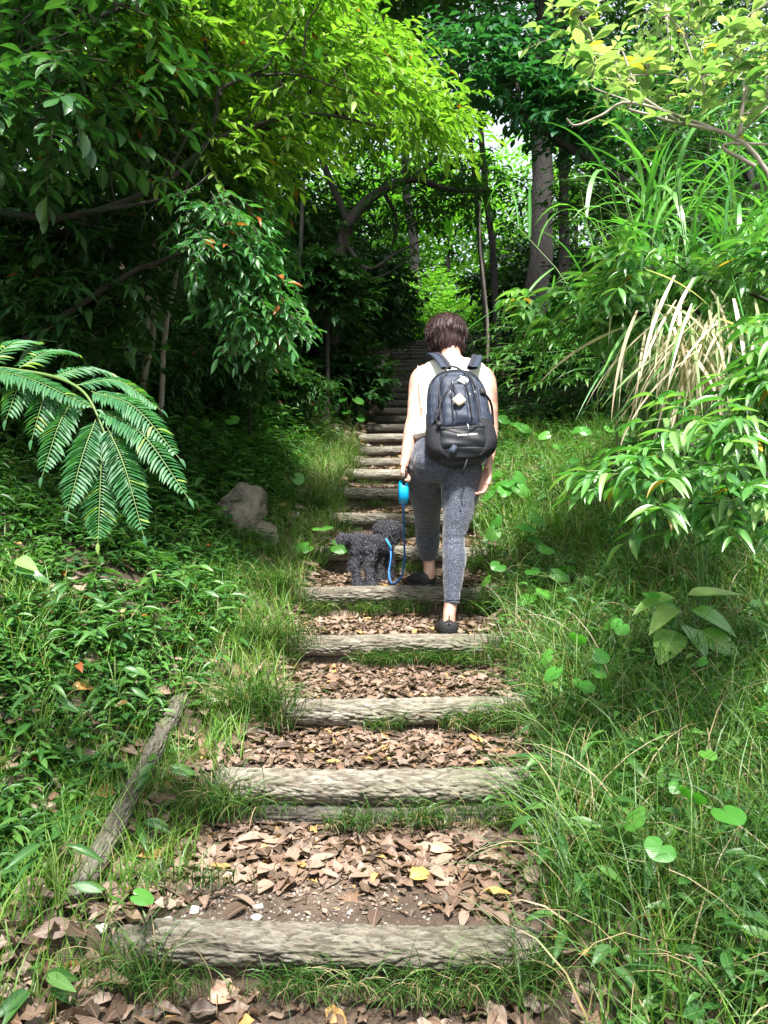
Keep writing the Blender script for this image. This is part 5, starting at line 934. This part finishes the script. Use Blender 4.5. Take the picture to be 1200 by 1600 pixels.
# ------------------------------------------------------------------ backpack
pack_o = P(724, 728, 4.0); pack = empty('backpack', pack_o, 'slate and black daypack with a cream diamond tag on the walker\'s back', 'backpack')
UP = nrm(np.array([-.075, .26, 1.])); OU = nrm(np.array([.02, -1., .26])); RT = nrm(np.cross(UP, -OU)); RT = RT if RT[0] > 0 else -RT
vs = np.array([0, .05, .12, .2, .35, .5, .65, .8, .9, .95, .985, 1.]); hws = np.array([.05, .115, .15, .163, .168, .166, .158, .146, .124, .095, .055, .015]); hds = np.array([.03, .06, .08, .085, .085, .08, .075, .065, .052, .04, .026, .01]); PH = .515
def pk(u, v, off=0.):
    u, v = np.broadcast_arrays(np.asarray(u, float), np.asarray(v, float)); w = np.interp(v, vs, hws); dd = np.interp(v, vs, hds); q = np.clip(1-np.abs(u/w)**2.6, 0, 1)**(1/2.6)
    return pack_o+UP*(v*PH)[..., None]+RT*u[..., None]+OU*(dd*q+off)[..., None]
mb = MB(); loft(mb, smoothrings([(pack_o+UP*v*PH-OU*.0, w, d_) for v, w, d_ in zip(vs, hws, hds)], 3), 40, 2.6)
solid(mb, 'main_compartment', M['nylon'], pack, .006, 3, lambda v: .004*mnoise.noise(v*11)+.0015*mnoise.noise(v*40))
def panel(name, u0, u1, v0, v1, off, mat, nu=16, nv=24, par=None, edge=.12, wav=.002):
    uu = np.linspace(0, 1, nu); vv = np.linspace(0, 1, nv); A, Bv = np.meshgrid(uu, vv); V_ = v0+(v1-v0)*Bv; U_ = (u0(V_) if callable(u0) else u0)*(1-A)+(u1(V_) if callable(u1) else u1)*A
    e = np.minimum(np.minimum(A, 1-A), np.minimum(Bv, 1-Bv)); h = off*np.clip(e/edge, 0, 1)**.6-.004*(e < 1e-6); pt = pk(U_, V_, h+wav*np.sin(V_*60+U_*30)*np.clip(e/edge, 0, 1))
    mb = MB(); i = np.arange(nv-1)[:, None]*nu; j = np.arange(nu-1)[None]; mb.add(pt.reshape(-1, 3), np.stack([i+j, i+j+1, i+nu+j+1, i+nu+j], -1).reshape(-1, 4)); return mb.build(name, M[mat], pack, origin=pack_o)
panel('base_panel', lambda v: -np.interp(v, vs, hws)*.93, lambda v: np.interp(v, vs, hws)*.93, .02, .16, .006, 'nylon_d')
panel('lower_pocket', lambda v: -.135+.0*v, lambda v: .135+0*v, .125, .36, .017, 'nylon_d', edge=.2, wav=.003)
panel('front_panel', lambda v: -.095+.03*np.clip(v-.6, 0, 1), lambda v: .085-.03*np.clip(v-.6, 0, 1), .33, .93, .026, 'nylon', edge=.14, wav=.003)
panel('centre_flap', lambda v: -.042+.01*v, lambda v: .05-.01*v, .34, .84, .036, 'nylon', edge=.18)
panel('side_gusset', lambda v: -np.interp(v, vs, hws)*.92, -.112, .30, .86, .010, 'nylon'); panel('side_gusset', .10, lambda v: np.interp(v, vs, hws)*.92, .30, .86, .010, 'nylon')
for s in (-1, 1):
    mb = MB(); A_, B_ = np.meshgrid(np.linspace(0, 1, 14), np.linspace(0, 1, 14)); V_ = .06+.36*B_; w = np.interp(V_, vs, hws); ang = -.15+1.75*A_
    pt = pack_o+UP*(V_*PH)[..., None]+RT*(s*(w*np.cos(ang)**.8*0+w*np.clip(np.cos(ang*.9-.15), 0, 1)**.5+.018*np.sin(PI*B_**.7)))[..., None]+OU*(np.interp(V_, vs, hds)*np.sin(ang*.95-.1)+.004)[..., None]
    i = np.arange(13)[:, None]*14; j = np.arange(13)[None]; mb.add(pt.reshape(-1, 3), np.stack([i+j, i+j+1, i+15+j, i+14+j], -1).reshape(-1, 4)); sp_ = mb.build('side_pocket', M['net'], pack, origin=pack_o)
    if s < 0: sp_['label'] = 'net side pocket holding a pale bottle'
def line(name, pts, r, mat, seg=6, par=None):
    mb = MB(); mb.tube(curve(pts, 6), r, seg); return mb.build(name, M[mat], par or pack, origin=pack_o)
L_ = lambda u, v, o=.0: pk(u, v, o)
mb = MB()
for pts in ([L_(-.095, .36, .03), L_(-.1, .6, .028), L_(-.085, .82, .022), L_(-.04, .93, .02)], [L_(.088, .36, .03), L_(.09, .6, .028), L_(.075, .82, .022), L_(.035, .93, .02)], [L_(-.042, .38, .042), L_(-.04, .6, .042), L_(-.03, .82, .038)], [L_(.05, .38, .042), L_(.048, .6, .042), L_(.038, .82, .038)],
            [L_(-.13, .34, .014), L_(0, .305, .038), L_(.13, .34, .014)], [L_(-.13, .52, .008), L_(-.135, .75, .008), L_(-.11, .9, .01), L_(-.05, .965, .012), L_(.03, .965, .012), L_(.1, .9, .01), L_(.13, .75, .008), L_(.14, .5, .008)]): mb.tube(curve(pts, 6), .0034, 6)
mb.build('zipper', M['web'], pack, origin=pack_o)
for u, v, l in ((-.03, .80, .018), (-.045, .70, .016), (.05, .66, .016), (.075, .68, .014), (.022, .335, .03)): line('zip_pull', [L_(u, v, .045), L_(u+.002, v-l*.9, .048), L_(u+.003, v-l*1.8, .046)], .0025, 'zip')
line('bungee_cord', [L_(-.1, .58, .03), L_(-.02, .80, .045), L_(.06, .86, .04), L_(.09, .72, .035)], .0025, 'web'); line('bungee_cord', [L_(-.10, .30, .03), L_(-.13, .48, .03), L_(-.085, .62, .035)], .003, 'web'); line('compression_strap', [L_(-.16, .36, .01), L_(-.115, .46, .03), L_(-.09, .66, .03)], .0055, 'web')
line('compression_strap', [L_(.12, .70, .01), L_(.155, .68, .01), pack_o+UP*.33+RT*.185-OU*.05, pack_o+UP*.24+RT*.19-OU*.09], .007, 'web')
line('grab_handle', [pack_o+UP*.49+RT*-.045+OU*.0, pack_o+UP*.535+RT*-.035, pack_o+UP*.54+RT*.0, pack_o+UP*.52+RT*.035, pack_o+UP*.49+RT*.045], .006, 'web')
line('hanging_strap', [pack_o+UP*.03+RT*.02+OU*.05, pack_o+UP*-.02+RT*.0+OU*.05, pack_o+UP*-.05+RT*-.01+OU*.03], .006, 'web'); line('hanging_strap', [pack_o+UP*.06+RT*.11+OU*.04, pack_o+UP*.0+RT*.105+OU*.03, pack_o+UP*-.015+RT*.085+OU*.03], .006, 'web')
def quadp(name, u, v, w, h, rot, mat, off=.05, th=.003):
    c = L_(u, v, off); a = RT*math.cos(rot)+UP*math.sin(rot); b_ = -RT*math.sin(rot)+UP*math.cos(rot); mb = MB(); pts = []
    for o in (0, th):
        for k in range(16):
            t = k*PI/8+PI/8; cx = math.copysign(abs(math.cos(t))**.3, math.cos(t)); sy = math.copysign(abs(math.sin(t))**.3, math.sin(t)); pts.append(c+a*cx*w/2+b_*sy*h/2+OU*o)
    pts += [c, c+OU*(th+.0008)]; f = [[i, (i+1) % 16, 16+(i+1) % 16, 16+i] for i in range(16)]; mb.add(pts, [np.array(f), np.array([[16+i, 16+(i+1) % 16, 33] for i in range(16)]+[[(i+1) % 16, i, 32] for i in range(16)])]); return mb.build(name, M[mat], pack, origin=pack_o)
tg = quadp('tag', -.006, .585, .052, .052, math.radians(38), 'cream', .052); line('tag_cord', [L_(-.03, .8, .045), L_(-.02, .72, .052), L_(-.008, .635, .054)], .002, 'web'); quadp('reflective_patch', .028, .81, .05, .036, math.radians(-35), 'white', .036); quadp('buckle', .125, .705, .03, .034, 0, 'web', .012, .01); quadp('buckle', -.112, .37, .03, .022, .2, 'web', .03, .008); quadp('fabric_loop', -.055, .115, .03, .045, math.radians(-35), 'nylon', .02)
mb = MB(); q = pack_o+UP*.155+RT*-.128+OU*.055; mb.tube([q-UP*.05, q-UP*.045, q+UP*.03, q+UP*.05, q+UP*.06], [.01, .022, .022, .014, .008], 16); bt = mb.build('water_bottle', M['bottle'], None, origin=q); tag(bt, 'pale water bottle showing through the pack\'s left side pocket', 'bottle')
# shoulder straps
for s, pts in ((-1, [(697, 577, 4.18), (690, 566, 4.24), (681, 557, 4.33), (674, 556, 4.42), (668, 566, 4.52)]), (1, [(738, 577, 4.18), (742, 570, 4.24), (745, 561, 4.33), (745, 559, 4.42), (745, 568, 4.52)])):
    c = curve([P(*q) for q in pts], 6); T = nrm(np.gradient(c, axis=0)); W_ = nrm(np.cross(T, [0, 0, 1.])*1.0); N_ = nrm(np.cross(W_, T)); N_ *= np.sign(N_[:, 2:3]+1e-9); mb = MB()
    for off, half, mi, lift in ((0, .030, 0, .006),):
        V = []
        for i in range(len(c)):
            for a in range(12): t = a*2*PI/12; V.append(c[i]+W_[i]*half*math.copysign(abs(math.cos(t))**.5, math.cos(t))+N_[i]*(.006+.008*math.sin(t)))
        k = len(c); i = np.arange(k-1)[:, None]*12; j = np.arange(12)[None]; mb.add(V, np.stack([i+j, i+(j+1) % 12, i+12+(j+1) % 12, i+12+j], -1).reshape(-1, 4))
    st_ = mb.build('shoulder_strap', M['nylon'], pack, origin=pack_o)
    mb = MB(); V = []
    for i in range(len(c)):
        for a in range(8): t = a*2*PI/8; V.append(c[i]+W_[i]*(.013*math.cos(t)-s*.017)+N_[i]*(.016+.003*math.sin(t)))
    i = np.arange(k-1)[:, None]*8; j = np.arange(8)[None]; mb.add(V, np.stack([i+j, i+(j+1) % 8, i+8+(j+1) % 8, i+8+j], -1).reshape(-1, 4)); mb.build('padding', M['pad'], st_, origin=pack_o)
# lettering on the lower pocket
cu = bpy.data.curves.new('lettering', 'FONT'); cu.body = 'SINGLE BODY'; cu.size = .0135; cu.align_x = 'CENTER'; cu.extrude = .0006; cu.space_character = 1.25
t = bpy.data.objects.new('t', cu); COL.objects.link(t); dg = bpy.context.evaluated_depsgraph_get(); me = bpy.data.meshes.new_from_object(t.evaluated_get(dg)); bpy.data.objects.remove(t)
co = np.zeros(len(me.vertices)*3); me.vertices.foreach_get('co', co); co = co.reshape(-1, 3); w3 = pk(co[:, 0]+.02, .235+co[:, 1]/PH-.3*np.abs(co[:, 0])*0, .026+co[:, 2])
me.vertices.foreach_set('co', (w3-pack_o).ravel()); me.materials.clear(); me.materials.append(M['white']); o = bpy.data.objects.new('lettering', me); COL.objects.link(o); o.parent = pack

# ------------------------------------------------------------------ dog
gz = lambda x, y: float(H(x, y)); db = np.array([-.10, 4.75, gz(-.10, 4.75)]); dog = empty('dog', db, 'small curly grey poodle with its rump to the camera, standing on a leafy tread', 'dog')
D_ = lambda px, py, d, w, dp=None: R_(px, py, d, w, dp); mb = MB()
loft(mb, smoothrings([D_(546, 848, 4.66, 8, 9), D_(553, 849, 4.69, 15, 16), D_(566, 849, 4.74, 15, 14), D_(580, 850, 4.80, 13.5, 12.5), D_(592, 851, 4.86, 14, 14), D_(602, 852, 4.91, 13, 14), D_(610, 850, 4.95, 9, 9)]))
loft(mb, smoothrings([D_(602, 848, 4.93, 9), D_(606, 838, 4.96, 7.5), D_(608, 830, 5.0, 9)]))                                      # neck
loft(mb, smoothrings([D_(608, 842, 5.0, 8), D_(607, 838, 4.94, 17, 15), D_(606, 828, 4.94, 23, 18), D_(606, 820, 4.94, 18, 15), D_(606, 815, 4.94, 6)]))                # head
loft(mb, smoothrings([D_(610, 834, 5.03, 9), D_(616, 838, 5.10, 7), D_(620, 841, 5.14, 5), D_(621, 842, 5.15, 2)]))                     # muzzle, facing up the stairs
for px, d in ((594, 4.97), (622, 5.0)): loft(mb, smoothrings([D_(px, 824, d, 4), D_(px-1, 833, d, 7, 4), D_(px-1, 842, d, 6, 3.5), D_(px, 846, d, 3)]))
def legpts(q): loft(mb, smoothrings([D_(*a) for a in q]))
g1 = lambda d: 800+(CAM_Z-gz(-.12, d))/d*F
legpts([(556, 852, 4.69, 12, 14), (558, 868, 4.70, 11, 13), (552, 882, 4.675, 7.5, 8.5), (556, 893, 4.665, 7, 7.5), (558, g1(4.66)-9, 4.665, 8, 8), (559, g1(4.655)-3, 4.65, 8, 9), (559, g1(4.65), 4.65, 6, 8)])
legpts([(572, 854, 4.72, 11.5, 13), (578, 868, 4.72, 10.5, 12), (574, 882, 4.70, 7.5, 8), (577, 893, 4.69, 7, 7.5), (578, g1(4.69)-8, 4.68, 8, 8), (580, g1(4.67)-3, 4.665, 8.5, 9), (581, g1(4.665), 4.66, 6, 8)])
legpts([(592, 862, 4.87, 9, 10), (592, 880, 4.87, 7, 8), (592, 895, 4.865, 6.5, 7), (592, g1(4.86)-3, 4.86, 7.5, 8), (592, g1(4.86), 4.855, 5, 6)])
legpts([(606, 860, 4.92, 9, 10), (608, 878, 4.92, 7, 8), (608, 893, 4.915, 6.5, 7), (607, g1(4.91)-3, 4.91, 7.5, 8), (607, g1(4.91), 4.905, 5, 6)])
loft(mb, smoothrings([D_(549, 842, 4.67, 7), D_(541, 841, 4.65, 6), D_(533, 843, 4.63, 7), D_(527, 847, 4.62, 4)]))                # short drooping tail
dbody = solid(mb, 'body', M['furd'], dog, .006, 3, lambda v: .010*mnoise.noise(v*38)+.006*mnoise.noise(v*80))
p, n_ = surf_sample(dbody, 26000, db); head = np.linalg.norm(p-P(608, 829, 5.0), axis=1) < .085; mb = MB()
q = ~head; hairs(mb, p[q], n_[q], nrm(unit(int(q.sum()))+[0, 0, -.5]), RNG.uniform(.010, .020, int(q.sum())), .0022, .9, 4, 1.0)
d = nrm((p[head]-P(602, 818, 5.0))*[1, 1, 1]+[0, 0, -.03]); hairs(mb, p[head], n_[head], d, RNG.uniform(.02, .04, int(head.sum())), .0017, 1.1, 4, .1, mi=1); mb.build('fur', [M['fur'], M['furh']], dog)
mb = MB(); c = P(598, 850, 4.89); th = np.linspace(0, 2*PI, 25); ax = nrm(P(606, 850, 4.95)-P(590, 850, 4.85)); X = nrm(np.cross(ax, [0, 0, 1.])); Y = np.cross(X, ax)
mb.tube(np.array([c+X*math.cos(a)*.074+Y*math.sin(a)*.078 for a in th]), .0045, 6); hs = mb.build('harness', M['web'], dog); mb = MB(); mb.tube(curve([P(603, 842, 4.81), P(607, 849, 4.805), P(611, 856, 4.81)], 5), .0065, 6); mb.build('clip', M['aqua'], hs, origin=db)

# ------------------------------------------------------------------ leash
h0 = P(630.5, 768, 4.12); leash = empty('leash', h0, 'bright blue retractable leash held in the walker\'s lowered hand', 'leash'); mb = MB()
for a in range(1):
    n = 36; prof = [(.030*math.cos(t)+0, .062*math.sin(t)-.004) for t in np.linspace(0, 2*PI, n, endpoint=False)]; V = []
    for xo, s in ((-.021, .86), (-.0245, .95), (-.022, 1), (.022, 1), (.0245, .95), (.021, .86)):
        pass
    rows = [(-.026, .0), (-.026, .70), (-.022, .92), (-.014, 1.), (.014, 1.), (.022, .92), (.026, .70), (.026, .0)]
    for xo, s in rows: V += [h0+[xo, y*s*1.5, z*s] for y, z in prof]
    k = len(rows); i = np.arange(k-1)[:, None]*n; j = np.arange(n)[None]; mb.add(V, np.stack([i+j, i+(j+1) % n, i+n+(j+1) % n, i+n+j], -1).reshape(-1, 4))
mb.build('casing', M['blue'], leash)
mb = MB(); mb.tube(curve([h0+[0, -.035, .04], h0+[.002, -.05, .075], h0+[.004, -.02, .098], h0+[.004, .03, .098], h0+[.002, .05, .075], h0+[0, .035, .04]], 5), .009, 10); mb.build('grip', M['rubber'], leash)
mb = MB(); mb.tube([h0+[0, 0, -.055], h0+[0, 0, -.075], h0+[0, 0, -.09]], [.012, .008, .004], 10); mb.build('nozzle', M['bluecord'], leash)
def strap(name, pts, w, th, mat, par):
    c = curve(pts, 8); T = nrm(np.gradient(c, axis=0)); W_ = nrm(np.cross(T, [0, 1., .1])); N_ = np.cross(W_, T); V = []
    for i in range(len(c)):
        tw = .8*math.sin(i*.18); a = W_[i]*math.cos(tw)+N_[i]*math.sin(tw); b_ = np.cross(a, T[i])
        V += [c[i]+a*w/2+b_*th, c[i]-a*w/2+b_*th, c[i]-a*w/2-b_*th, c[i]+a*w/2-b_*th]
    k = len(c); i = np.arange(k-1)[:, None]*4; j = np.arange(4)[None]; mb = MB(); mb.add(V, np.stack([i+j, i+(j+1) % 4, i+4+(j+1) % 4, i+4+j], -1).reshape(-1, 4)); return mb.build(name, M[mat], par, smooth=False)
strap('cord', [h0+[0, 0, -.088], P(631, 830, 4.32), P(632, 870, 4.5), P(629, 894, 4.62), P(624, 905, 4.68), P(615, 912.5, 4.70), P(610, 909, 4.71), P(608, 893, 4.74), P(611, 872, 4.79), P(610, 854, 4.83)], .012, .0012, 'bluecord', leash)
